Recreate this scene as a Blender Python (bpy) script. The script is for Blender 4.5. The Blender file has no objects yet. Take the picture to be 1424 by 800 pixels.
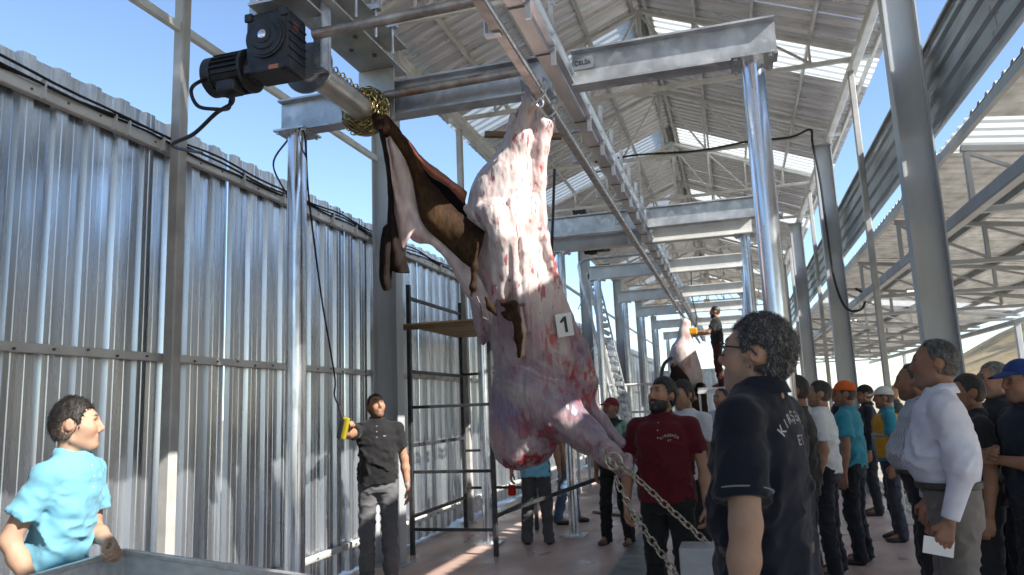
import bpy, bmesh, math, random, time
import numpy as np
from mathutils import Vector, Matrix
from mathutils.bvhtree import BVHTree
T0 = time.time()
S = bpy.context.scene
C = S.collection
rnd = random.Random(7)
R_ = math.radians

# ------------------------------------------------------------------ camera
F_PX, YAW, PITCH, ROLL, CAM_H = 1042.84, 0.28163, 0.16000, -0.039835, 1.6
def cam_axes():
    f = np.array([-math.sin(YAW)*math.cos(PITCH), math.cos(YAW)*math.cos(PITCH), math.sin(PITCH)])
    r0 = np.cross(f, [0, 0, 1]); r0 /= np.linalg.norm(r0); u0 = np.cross(r0, f)
    r = r0*math.cos(ROLL) + u0*math.sin(ROLL); u = -r0*math.sin(ROLL) + u0*math.cos(ROLL)
    return np.array([r, u, f])
CM = cam_axes()
cam = bpy.data.cameras.new('camera'); camo = bpy.data.objects.new('camera', cam); C.objects.link(camo)
cam.sensor_width = 36; cam.sensor_fit = 'HORIZONTAL'; cam.lens = F_PX/1424*36
cam.clip_start = 0.05; cam.clip_end = 6000
mw = Matrix.Identity(4)
for i in range(3):
    mw[i][0] = CM[0][i]; mw[i][1] = CM[1][i]; mw[i][2] = -CM[2][i]
mw[2][3] = CAM_H
camo.matrix_world = mw
cam.dof.use_dof = True; cam.dof.focus_distance = 4.7; cam.dof.aperture_fstop = 4.0
S.camera = camo
def P(x, y, D):                        # the point of the place D metres in front of the camera that the photo shows at x, y
    d = CM.T @ np.array([(x-712)/F_PX, -(y-400)/F_PX, 1.0])
    return np.array([0, 0, CAM_H]) + d*D
def AT(x, y, ax, val):
    d = CM.T @ np.array([(x-712)/F_PX, -(y-400)/F_PX, 1.0]); o = np.array([0, 0, CAM_H])
    return o + d*((val-o[ax])/d[ax])

# ------------------------------------------------------------------ light
SUN = Vector((1.0, -0.36, 0.78)).normalized()
w = bpy.data.worlds.new('World'); S.world = w; w.use_nodes = True
nt = w.node_tree; nt.nodes.clear()
sky = nt.nodes.new('ShaderNodeTexSky'); sky.sky_type = 'NISHITA'; sky.sun_disc = False
sky.sun_elevation = math.asin(SUN.z); sky.sun_rotation = math.atan2(SUN.x, SUN.y)
sky.altitude = 1000; sky.air_density = 1.1; sky.dust_density = 0.6; sky.ozone_density = 2.5
bg = nt.nodes.new('ShaderNodeBackground'); bg.inputs[1].default_value = 0.15
out = nt.nodes.new('ShaderNodeOutputWorld')
nt.links.new(sky.outputs[0], bg.inputs[0]); nt.links.new(bg.outputs[0], out.inputs[0])
sl = bpy.data.lights.new('sun', 'SUN'); sl.energy = 5.0; sl.angle = R_(0.53); sl.color = (1, 0.95, 0.87)
so = bpy.data.objects.new('sun', sl); C.objects.link(so)
so.rotation_euler = SUN.to_track_quat('Z', 'Y').to_euler(); so.location = (20, -8, 20)
S.view_settings.view_transform = 'Standard'; S.view_settings.look = 'None'
S.view_settings.exposure = 0.92; S.view_settings.gamma = 1; S.view_settings.use_curve_mapping = False
S.render.engine = 'CYCLES'
S.cycles.max_bounces = 8; S.cycles.diffuse_bounces = 4; S.cycles.glossy_bounces = 4
S.cycles.transmission_bounces = 4; S.cycles.sample_clamp_indirect = 6; S.cycles.caustics_reflective = False
S.cycles.use_denoising = True

# ------------------------------------------------------------------ materials
MATS = {}
def mat(name, col, metal=0.0, rough=0.5, var=0.12, scale=6.0, stretch=(1, 1, 1), bump=0.0, bscale=40.0, bstretch=(1, 1, 1),
        rvar=0.0, attr=None, spots=None, spec=0.5, col2=None, coord='Object', sheen=0.0, bdist=0.01, sss=0.0):
    if name in MATS: return MATS[name]
    m = bpy.data.materials.new(name); m.use_nodes = True; n = m.node_tree; N = n.nodes; L = n.links
    b = N['Principled BSDF']
    b.inputs['Metallic'].default_value = metal; b.inputs['Roughness'].default_value = rough
    b.inputs['Specular IOR Level'].default_value = spec
    if sheen: b.inputs['Sheen Weight'].default_value = sheen
    if sss:
        b.inputs['Subsurface Weight'].default_value = sss; b.inputs['Subsurface Scale'].default_value = 0.01
    tc = N.new('ShaderNodeTexCoord')
    def noise(sc, st, det=4, dis=0.0):
        mp = N.new('ShaderNodeMapping'); mp.inputs['Scale'].default_value = st
        L.new(tc.outputs[coord], mp.inputs[0])
        t = N.new('ShaderNodeTexNoise'); t.inputs['Scale'].default_value = sc; t.inputs['Detail'].default_value = det
        t.inputs['Distortion'].default_value = dis
        L.new(mp.outputs[0], t.inputs['Vector']); return t.outputs['Fac']
    base = None
    if attr:
        a = N.new('ShaderNodeAttribute'); a.attribute_name = attr; base = a.outputs['Color']
    nz = noise(scale, stretch)
    mr = N.new('ShaderNodeMapRange'); mr.inputs[1].default_value = 0.3; mr.inputs[2].default_value = 0.7
    L.new(nz, mr.inputs[0])
    if base is None:
        mx = N.new('ShaderNodeMix'); mx.data_type = 'RGBA'
        c2 = col2 if col2 else tuple(max(0, min(1, c*(1-2*var))) for c in col)
        c1 = col if col2 else tuple(max(0, min(1, c*(1+var))) for c in col)
        mx.inputs[6].default_value = (*c1, 1); mx.inputs[7].default_value = (*c2, 1)
        L.new(mr.outputs[0], mx.inputs[0]); base = mx.outputs[2]
    else:
        mr.inputs[3].default_value = 1-var*1.5; mr.inputs[4].default_value = 1+var
        mm = N.new('ShaderNodeVectorMath'); mm.operation = 'SCALE'
        L.new(base, mm.inputs[0]); L.new(mr.outputs[0], mm.inputs['Scale']); base = mm.outputs[0]
    if spots:                             # (colour, scale, threshold, stretch)
        sc_, ss, th, st = spots
        nz2 = noise(ss, st, 5, 0.4)
        r2 = N.new('ShaderNodeMapRange'); r2.inputs[1].default_value = th; r2.inputs[2].default_value = th+0.12
        L.new(nz2, r2.inputs[0])
        m2 = N.new('ShaderNodeMix'); m2.data_type = 'RGBA'; m2.inputs[7].default_value = (*sc_, 1)
        L.new(r2.outputs[0], m2.inputs[0]); L.new(base, m2.inputs[6]); base = m2.outputs[2]
    L.new(base, b.inputs['Base Color'])
    if rvar:
        r3 = N.new('ShaderNodeMapRange'); r3.inputs[3].default_value = max(0.02, rough-rvar); r3.inputs[4].default_value = min(1, rough+rvar)
        r3.inputs[1].default_value = 0.3; r3.inputs[2].default_value = 0.7
        L.new(noise(scale*1.7, stretch, 5), r3.inputs[0]); L.new(r3.outputs[0], b.inputs['Roughness'])
    if bump:
        bp = N.new('ShaderNodeBump'); bp.inputs['Strength'].default_value = bump; bp.inputs['Distance'].default_value = bdist
        L.new(noise(bscale, bstretch, 3), bp.inputs['Height']); L.new(bp.outputs[0], b.inputs['Normal'])
    MATS[name] = m; return m

GALV = lambda: mat('galvanised_sheet', (.70, .75, .81), 0.9, .29, .14, 10, (1, .05, 1), .12, 3.2, (1.4, .08, 1), .07, bdist=.02)
ROOFG = lambda: mat('roof_underside_sheet', (.86, .86, .86), .6, .33, .14, 5, (1, .12, 1), .22, 3, (1, .25, 1), .1, bdist=.02)
ROOFR = lambda: mat('shed_sheet', (.74, .75, .74), .6, .42, .18, 5, (.4, 1, 1), .3, 4, (.6, 1.2, 1), .1, bdist=.02)
ZINC = lambda: mat('zinc_steel', (.64, .67, .70), .85, .36, .2, 7, (1, 1, 1), .1, 30, (1, 1, 1), .12, spots=((.46, .48, .5), 11, .6, (1, 1, 1)))
CHROME = lambda: mat('polished_tube', (.70, .74, .80), .95, .22, .12, 8, (1, 1, .3), .1, 4, (1, 1, .5), .1, spots=((.50, .53, .57), 9, .56, (1, 1, .35)))
BEAM = lambda: mat('dull_galvanised_beam', (.56, .59, .63), .7, .40, .2, 5, (1, 1, 1), .12, 18, (1, 1, 1), .12, spots=((.68, .70, .72), 8, .54, (1, 1, 1)))
GREY = lambda: mat('grey_paint', (.44, .46, .48), .0, .42, .1, 3, (1, 1, .3), .06, 60, (1, 1, 1), .08)
PALE = lambda: mat('pale_grey_paint', (.76, .77, .75), .1, .42, .1, 4, (1, 1, 1), .05, 40, (1, 1, 1), .08)
WHITEM = lambda: mat('white_rail_paint', (.75, .76, .76), .0, .4, .08, 4)
DARK = lambda: mat('black_square_tube', (.055, .058, .062), .3, .45, .25, 10, (1, 1, 1), .1, 60, (1, 1, 1), .1)
MOTOR = lambda: mat('motor_casting', (.035, .038, .045), .2, .5, .25, 12, (1, 1, 1), .25, 90)
RUBBER = lambda: mat('black_cable', (.012, .012, .014), 0, .5, .1, 8)
CHAIN = lambda: mat('yellow_zinc_chain', (.55, .44, .2), .9, .33, .3, 30, (1, 1, 1), 0, 30, (1, 1, 1), .1)
CHAINS = lambda: mat('steel_chain', (.5, .47, .38), .9, .36, .3, 30, (1, 1, 1), 0, 30, (1, 1, 1), .1)
STAIN = lambda: mat('brushed_stainless', (.56, .56, .55), .9, .33, .1, 30, (.2, 3, 3), .05, 60, (.3, 4, 4), .08)
RUST = lambda: mat('rusty_zinc_pipe', (.45, .41, .38), .7, .45, .25, 9, (1, 1, 1), .15, 40, (1, 1, 1), .1, spots=((.27, .15, .09), 5, .52, (1, 1, 1)))
PLY = lambda: mat('plywood', (.46, .33, .18), 0, .6, .2, 4, (1, 6, 1), .1, 40)
WOOD = lambda: mat('brown_timber', (.2, .12, .06), 0, .6, .2, 6, (1, 1, 6))

# ------------------------------------------------------------------ mesh helpers
class MB:
    def __init__(s): s.v = []; s.f = []
    def add(s, v, f):
        o = len(s.v); s.v += [tuple(map(float, p)) for p in v]; s.f += [tuple(i+o for i in q) for q in f]; return s
    def box(s, c, size, rot=None, bev=0.0):
        hx, hy, hz = [a/2 for a in size]
        if bev <= 0:
            v = [Vector((x*hx, y*hy, z*hz)) for x in (-1, 1) for y in (-1, 1) for z in (-1, 1)]
            f = [(0, 1, 3, 2), (4, 6, 7, 5), (0, 4, 5, 1), (2, 3, 7, 6), (0, 2, 6, 4), (1, 5, 7, 3)]
        else:
            bm = bmesh.new(); bmesh.ops.create_cube(bm, size=1)
            for q in bm.verts: q.co = Vector((q.co.x*size[0], q.co.y*size[1], q.co.z*size[2]))
            bmesh.ops.bevel(bm, geom=bm.edges[:]+bm.verts[:], offset=min(bev, min(size)*.45), segments=2, affect='EDGES', profile=.5)
            bm.verts.index_update()
            v = [q.co.copy() for q in bm.verts]; f = [tuple(q.index for q in fc.verts) for fc in bm.faces]; bm.free()
        c = Vector(c)
        if rot is not None: v = [rot @ q for q in v]
        return s.add([q+c for q in v], f)
    def frame(s, a, b, up=(0, 0, 1)):
        a = Vector(a); b = Vector(b); d = (b-a).normalized(); u = Vector(up)
        if abs(d.dot(u)) > .98: u = Vector((0, 1, 0)) if abs(d.y) < .9 else Vector((1, 0, 0))
        x = d.cross(u).normalized(); y = x.cross(d).normalized(); return a, b, x, y
    def prism(s, prof, a, b, up=(0, 0, 1)):
        a, b, x, y = s.frame(a, b, up); n = len(prof)
        v = [a+x*p[0]+y*p[1] for p in prof]+[b+x*p[0]+y*p[1] for p in prof]
        f = [(i, (i+1) % n, n+(i+1) % n, n+i) for i in range(n)]
        f += [tuple(range(n-1, -1, -1)), tuple(range(n, 2*n))]
        return s.add(v, f)
    def bar(s, a, b, wd, hg, up=(0, 0, 1)):
        wd /= 2; hg /= 2; k = min(wd, hg)*.22
        return s.prism([(-wd, -hg+k), (-wd+k, -hg), (wd-k, -hg), (wd, -hg+k), (wd, hg-k), (wd-k, hg), (-wd+k, hg), (-wd, hg-k)], a, b, up)
    def ibeam(s, a, b, wd, hg, tf=.014, tw=.01, up=(0, 0, 1)):
        W = wd/2; H = hg/2; t = tw/2
        return s.prism([(-W, -H), (W, -H), (W, -H+tf), (t, -H+tf), (t, H-tf), (W, H-tf), (W, H), (-W, H), (-W, H-tf), (-t, H-tf), (-t, -H+tf), (-W, -H+tf)], a, b, up)
    def channel(s, a, b, wd, hg, t=.01, up=(0, 0, 1)):
        W = wd/2; H = hg/2
        return s.prism([(-W, -H), (W, -H), (W, -H+t), (-W+t, -H+t), (-W+t, H-t), (W, H-t), (W, H), (-W, H)], a, b, up)
    def tube(s, a, b, r, n=12, r2=None, cap=True):
        r2 = r if r2 is None else r2
        a, b, x, y = s.frame(a, b)
        v = []
        for c, q in ((a, r), (b, r2)):
            v += [c+(x*math.cos(2*math.pi*i/n)+y*math.sin(2*math.pi*i/n))*q for i in range(n)]
        f = [(i, n+i, n+(i+1) % n, (i+1) % n) for i in range(n)]
        if cap: f += [tuple(range(n)), tuple(range(2*n-1, n-1, -1))]
        return s.add(v, f)
    def path(s, pts, r, n=8, closed=False):
        pts = [Vector(p) for p in pts]; m = len(pts); v = []; f = []
        u = None
        for i in range(m):
            if closed: d = (pts[(i+1) % m]-pts[i-1])
            else: d = pts[min(i+1, m-1)]-pts[max(i-1, 0)]
            d = d.normalized() if d.length > 1e-9 else Vector((0, 0, 1))
            if u is None: u = d.orthogonal().normalized()
            u = (u-d*u.dot(d)); u = u.normalized() if u.length > 1e-6 else d.orthogonal().normalized()
            x = d.cross(u); rr = r[i] if isinstance(r, (list, tuple)) else r
            v += [pts[i]+(u*math.cos(2*math.pi*k/n)+x*math.sin(2*math.pi*k/n))*rr for k in range(n)]
        for i in range(m if closed else m-1):
            j = (i+1) % m
            f += [(i*n+k, i*n+(k+1) % n, j*n+(k+1) % n, j*n+k) for k in range(n)]
        if not closed: f += [tuple(range(n-1, -1, -1)), tuple(range((m-1)*n, m*n))]
        return s.add(v, f)
    def lathe(s, a, b, prof, n=20):        # prof: (t along a->b in metres, radius)
        a = Vector(a); b = Vector(b); a, b, x, y = s.frame(a, b); d = (b-a).normalized(); v = []; f = []
        for t, r in prof: v += [a+d*t+(x*math.cos(2*math.pi*i/n)+y*math.sin(2*math.pi*i/n))*r for i in range(n)]
        for j in range(len(prof)-1):
            f += [(j*n+i, (j+1)*n+i, (j+1)*n+(i+1) % n, j*n+(i+1) % n) for i in range(n)]
        m = len(prof)-1
        f += [tuple(range(n)), tuple(range((m+1)*n-1, m*n-1, -1))]
        return s.add(v, f)
    def mesh(s, name, smooth=False, ang=40):
        me = bpy.data.meshes.new(name); me.from_pydata(s.v, [], s.f); me.update()
        bm = bmesh.new(); bm.from_mesh(me); bmesh.ops.recalc_face_normals(bm, faces=bm.faces); bm.to_mesh(me); bm.free()
        if smooth:
            me.shade_smooth(); me.set_sharp_from_angle(angle=R_(ang))
        return me
    def obj(s, name, m, parent=None, smooth=False, ang=40):
        return link(name, s.mesh(name, smooth, ang), m, parent)
def link(name, me, m=None, parent=None):
    o = bpy.data.objects.new(name, me); C.objects.link(o)
    if m is not None and not me.materials: me.materials.append(m)
    if parent is not None: o.parent = parent
    return o
def tag(o, label, cat, group=None):
    o['label'] = label; o['category'] = cat
    if group: o['group'] = group
    return o
def thing(name, label, cat, loc=(0, 0, 0), rz=0.0, group=None):
    o = bpy.data.objects.new(name, None); C.objects.link(o); o.location = loc; o.rotation_euler = (0, 0, rz)
    o.empty_display_size = .1
    return tag(o, label, cat, group)
def struct(o): o['kind'] = 'structure'; return o
def stuff(o): o['kind'] = 'stuff'; return o
def dup(root, loc, rz=None, label=None):
    r = root.copy(); C.objects.link(r); r.location = loc
    if rz is not None: r.rotation_euler = (0, 0, rz)
    if label: r['label'] = label
    for ch in list(root.children):
        c = ch.copy(); C.objects.link(c); c.parent = r
        for g in list(ch.children):
            d = g.copy(); C.objects.link(d); d.parent = c
    return r
def catmull(pts, n):
    pts = [np.array(p, float) for p in pts]; out_ = []
    q = [2*pts[0]-pts[1]]+pts+[2*pts[-1]-pts[-2]]
    for i in range(1, len(q)-2):
        for k in range(n):
            t = k/n; a, b, c, d = q[i-1], q[i], q[i+1], q[i+2]
            out_.append(.5*((2*b)+(-a+c)*t+(2*a-5*b+4*c-d)*t*t+(-a+3*b-3*c+d)*t**3))
    out_.append(pts[-1]); return out_
def sheet_mesh(name, prof, period, count, length, m, thick=.0012, warp=.0):
    """corrugated sheet: u (x) across the ribs, v (y) along them, w (z) depth; closed, with thickness"""
    pts = []
    for i in range(count):
        pts += [(i*period+u, wv) for u, wv in prof if u < period-1e-6]
    pts.append((count*period, prof[-1][1])); n = len(pts)
    rows = [0, length] if not warp else [length*i/5 for i in range(6)]
    v = []; f = []; k = len(rows)
    for side in (0, 1):
        for j, y in enumerate(rows):
            for i, (u, wv) in enumerate(pts):
                dz = warp*math.sin(u*5.1+j*2.3)*math.cos(j*1.9+u*3) if warp else 0
                v.append((u, y, wv+dz-side*thick))
    o = k*n
    for j in range(k-1):
        for i in range(n-1):
            a = j*n+i
            f.append((a, a+1, a+n+1, a+n)); f.append((o+a, o+a+n, o+a+n+1, o+a+1))
    for i in range(n-1):
        f.append((i, o+i, o+i+1, i+1)); a = (k-1)*n+i; f.append((a, a+1, o+a+1, o+a))
    for j in range(k-1):
        a = j*n; f.append((a, a+n, o+a+n, o+a)); a = j*n+n-1; f.append((a, o+a, o+a+n, a+n))
    me = bpy.data.meshes.new(name); me.from_pydata(v, [], f); me.update(); me.materials.append(m); return me
# ------------------------------------------------------------------ ground, hill
fl = MB(); nx, ny = 1, 1
fl.add([(-4.35, -19, 0), (2.1, -19, 0), (2.1, 44, 0), (-4.35, 44, 0)], [(0, 1, 2, 3)])
FLOORM = mat('red_concrete', (.70, .52, .455), 0, .45, .2, 1.6, (1, .5, 1), .12, 25, (1, 1, 1), .26,
             spots=((.50, .34, .29), .9, .52, (1.6, .5, 1)), coord='Object')
struct(fl.obj('floor', FLOORM))
pv = MB().add([(2.1, -19, -.006), (7.4, -19, -.006), (7.4, 44, -.006), (2.1, 44, -.006)], [(0, 1, 2, 3)]).obj('pavement', mat('pale_concrete', (.40, .37, .33), 0, .8, .12, 2, (1, 1, 1), .15, 30, spots=((.30, .27, .23), 1.2, .55, (1, 1, 1))))
struct(pv)
gm = mat('dry_dirt', (.40, .33, .24), 0, .9, .2, .5, (1, 1, 1), .3, 3, spots=((.46, .38, .2), .2, .5, (1, 1, 1)))
g = MB(); g.add([(-3000, -3000, -.15), (3000, -3000, -.15), (3000, 3000, -.15), (-3000, 3000, -.15)], [(0, 1, 2, 3)])
struct(g.obj('ground', gm))
hm = mat('dry_grass_hill', (.34, .25, .12), 0, .95, .22, .035, (1, 1, 1), .5, .4, (1, 1, 1), 0, spots=((.13, .10, .055), .05, .52, (.5, 1.4, 2)), bdist=.6)
hv = []; hf = []; NX, NY = 60, 60
for j in range(NY+1):
    for i in range(NX+1):
        x = 28+i/NX*420; y = -60+j/NY*520
        t = min(1, max(0, (x-28)/170)); e = t*t*(3-2*t)
        ed = min(1, (NX-i)/12)*min(1, (NY-j)/10)*min(1, j/4)
        z = -.4+ed*e*(42+7*math.sin(x*.021+y*.013)+4*math.sin(y*.047-x*.03)+1.6*math.sin(x*.11+y*.09))
        hv.append((x, y, z))
for j in range(NY):
    for i in range(NX):
        a = j*(NX+1)+i; hf.append((a, a+1, a+NX+2, a+NX+1))
me = bpy.data.meshes.new('hill'); me.from_pydata(hv, [], hf); me.shade_smooth()
struct(link('hill', me, hm))

# ------------------------------------------------------------------ left corrugated wall
WX = -4.0
WALL = thing('sheet_wall', 'long wall of bright corrugated metal sheets on the left, with cables clipped to its top rail', 'wall', (WX, 0, 0))
wp = [(0, 0), (.018, .036), (.056, .036), (.061, .031), (.066, .036), (.104, .036), (.122, 0), (.182, 0), (.186, .004), (.190, 0), (.25, 0)]
wm = [sheet_mesh('sheet', wp, .25, 4, 3.80, GALV(), warp=w_) for w_ in (.003, -.003, .0045)]
y = -18.75; k = 0
while y < 40:
    o = link('sheet', wm[k % 3], None, WALL)
    top = rnd.uniform(-.015, .035)
    # u -> +Y, v -> +Z, w -> +X
    mtx = Matrix(((0, 0, 1, rnd.uniform(-.003, .003)), (1, 0, 0, y), (0, 1, 0, .03+top), (0, 0, 0, 1)))
    o.matrix_local = mtx @ Matrix.Rotation(R_(rnd.uniform(-.6, .6)), 4, 'Y')
    y += 1.0; k += 1
for z, s_ in ((3.62, .07), (2.06, .05), (.28, .055)):
    MB().bar((.068, -19, z), (.068, 40, z), s_*.8, s_*1.15).obj('girt', PALE(), WALL)
sw_ = MB()
for z in (3.62, 2.06, .28):
    for k in range(52):
        y = 2.5+k*.25+.04+(.006 if k % 3 else -.006)
        if z < 1: sw_.tube((.098, y, z), (.106, y, z), .009, 6)
        else: sw_.tube((.09, y, z+.012*((k*7) % 3-1)), (.102, y, z+.012*((k*7) % 3-1)), .009, 6)
stuff(sw_.obj('screws', mat('dark_bolt', (.2, .2, .19), .7, .5), WALL))
# cables clipped on the top girt
cb = thing('cable_bundle', 'bundle of black cables clipped along the top rail of the metal wall', 'cable', (WX+.11, 0, 3.66))
for q in range(3):
    pts = []
    for i in range(110):
        y = -1+i*.2; pts.append((.012*q, y, .035*q*.6-.012+.014*math.sin(y*(2.1+q*.6)+q*2)+.008*math.sin(y*6.3+q)))
    MB().path(pts, .009, 6).obj('cable', RUBBER(), cb, True)
for y in (3.35, 3.9, 4.02, 4.35, 5.3, 5.9, 6.8, 7.3, 8.6, 9.8):
    MB().box((.004, y, -.03), (.04, .012, .12)).obj('cable_tie', WHITEM(), cb)
# upper rail along the thin posts
ur = MB().bar((-3.83, -6, 4.56), (-3.83, 40, 4.56), .05, .07).obj('upper_rail', PALE())
tag(ur, 'pale steel rail running above the top edge of the left metal wall', 'rail')
RED = mat('black_plastic', (.02, .02, .02), 0, .5)
# ------------------------------------------------------------------ posts
BAYS = [1.4, 7.55, 13.7, 19.85, 26.0, 32.15, 38.3]
HALF = [4.45, 10.6, 16.75, 22.9, 29.05]
RT = [-1.6]+sorted(BAYS+HALF)
def post_big(x, y, top, label, grp):
    t = thing('steel_post', label, 'post', (x, y, 0), 0, grp)
    MB().ibeam((0, 0, .016), (0, 0, top), .17, .29, .013, .009, up=(1, 0, 0)).obj('column', GREY(), t)
    MB().box((0, 0, .008), (.42, .36, .016)).obj('base_plate', GREY(), t)
    b_ = MB()
    for sx in (-1, 1):
        for sy in (-1, 1):
            b_.tube((sx*.17, sy*.14, .016), (sx*.17, sy*.14, .055), .012, 6)
    stuff(b_.obj('anchor_bolts', ZINC(), t))
    for sy in (-1, 1):
        MB().add([(0, sy*.085, .016), (.0, sy*.17, .016), (0, sy*.085, .12), (.008, sy*.085, .016), (.008, sy*.17, .016), (.008, sy*.085, .12)],
                 [(0, 1, 2), (5, 4, 3), (0, 3, 4, 1), (1, 4, 5, 2), (2, 5, 3, 0)]).obj('gusset', GREY(), t)
    MB().box((0, 0, top+.006), (.36, .24, .012)).obj('cap_plate', GREY(), t)
    return t
def post_thin(x, y, top, label, grp, wd=.09):
    t = thing('square_post', label, 'post', (x, y, 0), 0, grp)
    MB().bar((0, 0, .012), (0, 0, top), wd, wd, up=(0, 1, 0)).obj('tube', mat('weathered_grey_paint', (.50, .49, .47), .0, .5, .14, 4), t)
    MB().box((0, 0, .006), (.2, .2, .012)).obj('base_plate', GREY(), t)
    return t
ords = ['before the camera', 'nearest', 'second', 'third', 'fourth', 'fifth', 'farthest']
for i, y in enumerate(BAYS):
    if i == 0:
        continue
    post_big(-3.70, y+.15, 5.93, f'{ords[i]} big grey H-section post along the left metal wall' if i > 1 else 'big grey H-section post beside the man in the black polo', 'big posts on the left')
    post_big(1.80, y, 5.93, {1: 'tall grey H-section post rising behind the man in the white shirt', 2: 'grey H-section post with a black cable looped down it'}.get(i, f'{ords[i]} big grey H-section post on the right side, counted from the camera'), 'big posts on the right')
for i, y in enumerate(HALF):
    post_thin(-3.83, y, 5.95, ['thin square post on the left wall under the motor', 'thin square post with a base plate behind the hanging carcass', 'third thin square post along the left wall', 'fourth thin square post along the left wall', 'farthest thin square post along the left wall'][i], 'thin posts on the left')
    if i: post_thin(1.86, y, 5.95, f'{["", "nearest", "second", "third", "farthest"][i]} thin square post on the right between the big posts', 'thin posts on the right', .075)
# ------------------------------------------------------------------ gable roof
RX0, RX1, RXC = -4.35, 2.3, -.93
EZ, RZ = 6.22, 7.52
roof = thing('gable_roof', 'pitched roof of corrugated metal sheets with white skylight strips over the hall', 'roof', (RXC, 0, EZ))
rp = [(0, 0), (.085, 0), (.105, .032), (.145, .032), (.165, 0), (.2, 0)]
slope = math.atan2(RZ-EZ, RX1-RXC); SLEN = (RX1-RXC)/math.cos(slope)+.03
rm = sheet_mesh('roof_sheet', rp, .2, 5, SLEN, ROOFG())
skm = bpy.data.materials.new('translucent_sheet'); skm.use_nodes = True
n_ = skm.node_tree; N_ = n_.nodes; b_ = N_['Principled BSDF']
tr = N_.new('ShaderNodeBsdfTranslucent'); tr.inputs[0].default_value = (.85, .86, .84, 1)
mxs = N_.new('ShaderNodeMixShader'); mxs.inputs[0].default_value = .72
b_.inputs['Base Color'].default_value = (.82, .83, .82, 1); b_.inputs['Roughness'].default_value = .4
n_.links.new(b_.outputs[0], mxs.inputs[1]); n_.links.new(tr.outputs[0], mxs.inputs[2]); n_.links.new(mxs.outputs[0], N_['Material Output'].inputs[0])
sm_ = sheet_mesh('skylight_sheet', rp, .2, 5, SLEN, skm)
SKY_Y = {-5, 0, 5, 10, 11, 16, 21, 26, 31, 36}
for yi in range(-10, 40):
    for sd in (-1, 1):
        skyl = yi in ({1, 6, 11, 16, 21, 26, 31, 36})
        o = link('skylight_sheet' if skyl else 'roof_sheet', sm_ if skyl else rm, None, roof)
        # u along Y, v down the slope, w up
        vx = Vector((sd*math.cos(slope), 0, -math.sin(slope))); uy = Vector((0, 1, 0)); nz_ = uy.cross(vx)*(-1)
        nz_ = Vector((sd*math.sin(slope), 0, math.cos(slope)))
        mtx = Matrix.Identity(4)
        for a in range(3): mtx[a][0] = uy[a]; mtx[a][1] = vx[a]; mtx[a][2] = nz_[a]
        mtx.translation = Vector((0, yi+.03+rnd.uniform(-.004, .004), RZ-EZ+.05))
        o.matrix_local = mtx @ Matrix.Rotation(R_(rnd.uniform(-.25, .25)), 4, 'Y')
MB().prism([(-.22, -.08), (0, .02), (.22, -.08), (.22, -.076), (0, .03), (-.22, -.076)], (0, -18, RZ-EZ+.10), (0, 40, RZ-EZ+.10)).obj('ridge_cap', ROOFG(), roof)
for sd in (-1, 1):
    for k, t in enumerate((.02, .24, .48, .72, .97)):
        x = sd*(t*(RX1-RXC)*.99+.03); z = (RZ-EZ)*(1-t)
        MB().channel((x, -18, z-.01), (x, 40, z-.01), .04, .08, .006).obj('purlin', PALE(), roof)
for sd in (-1, 1):
    x = -3.74 if sd < 0 else 1.9
    e = MB().bar((x, -18, 6.02), (x, 39, 6.02), .11, .13).obj('eave_beam', PALE())
    tag(e, 'pale eave beam along the left posts under the roof edge' if sd < 0 else 'pale cream eave beam along the right posts under the roof edge', 'beam')
def truss(y, label):
    t = thing('roof_truss', label, 'truss', (RXC, y, 6.11), 0, 'gable trusses under the roof')
    HW = 3.06; H = RZ-6.11-.12; z0 = .06
    MB().bar((-HW, 0, .02), (HW, 0, .02), .06, .06).obj('bottom_chord', PALE(), t)
    for sd in (-1, 1):
        MB().bar((sd*HW, .0, z0+.02), (0, 0, H), .06, .06).obj('top_chord', PALE(), t)
    MB().bar((0, .002, .05), (0, .002, H-.03), .05, .05).obj('king_post', PALE(), t)
    for sd in (-1, 1):
        for q in (1, 2, 3):
            xx = sd*HW*q/4; zt = z0+(H-z0)*(1-q/4)
            MB().bar((xx, 0, .05), (xx, 0, zt-.02), .035, .035).obj('web_post', PALE(), t)
            MB().bar((xx, -.003, .05), (sd*HW*(q-1)/4, -.003, z0+(H-z0)*(1-(q-1)/4)-.03), .032, .032).obj('web_brace', PALE(), t)
    MB().box((0, 0, .02), (.26, .09, .14)).obj('splice_plate', PALE(), t)
tl = ['above the winch', 'above the hanging carcass', 'just past the big crossbeam', 'crossing above the second crossbeam', 'with a cable run along its bottom chord', 'beyond the cabled truss', 'in the deeper middle of the hall', 'far down the hall', 'farther down the hall', 'near the far end', 'close to the far end', 'at the far end']
for i, y in enumerate([4.45, 7.55, 10.6, 13.7, 16.75, 19.85, 22.9, 26, 29.05, 32.15, 35.2, 38.3]):
    truss(y, 'gable roof truss '+tl[i])
# cable along second truss and loop down the post
cp = [(-2.2, 13.62, 6.16), (-1.4, 13.62, 6.19), (-.3, 13.62, 6.12), (.6, 13.62, 6.17), (1.3, 13.62, 6.15), (1.62, 13.5, 6.2), (1.62, 13.36, 5.9), (1.68, 13.38, 5.2), (1.70, 13.40, 4.3), (1.74, 13.42, 3.5), (1.86, 13.35, 3.02), (2.08, 13.3, 2.98), (2.16, 13.34, 3.2), (2.04, 13.38, 3.34)]
o = MB().path(catmull(cp, 6), .02, 8).obj('power_cable', RUBBER(), None, True); tag(o, 'thick black cable hanging down a grey post in a loop', 'cable')
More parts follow.
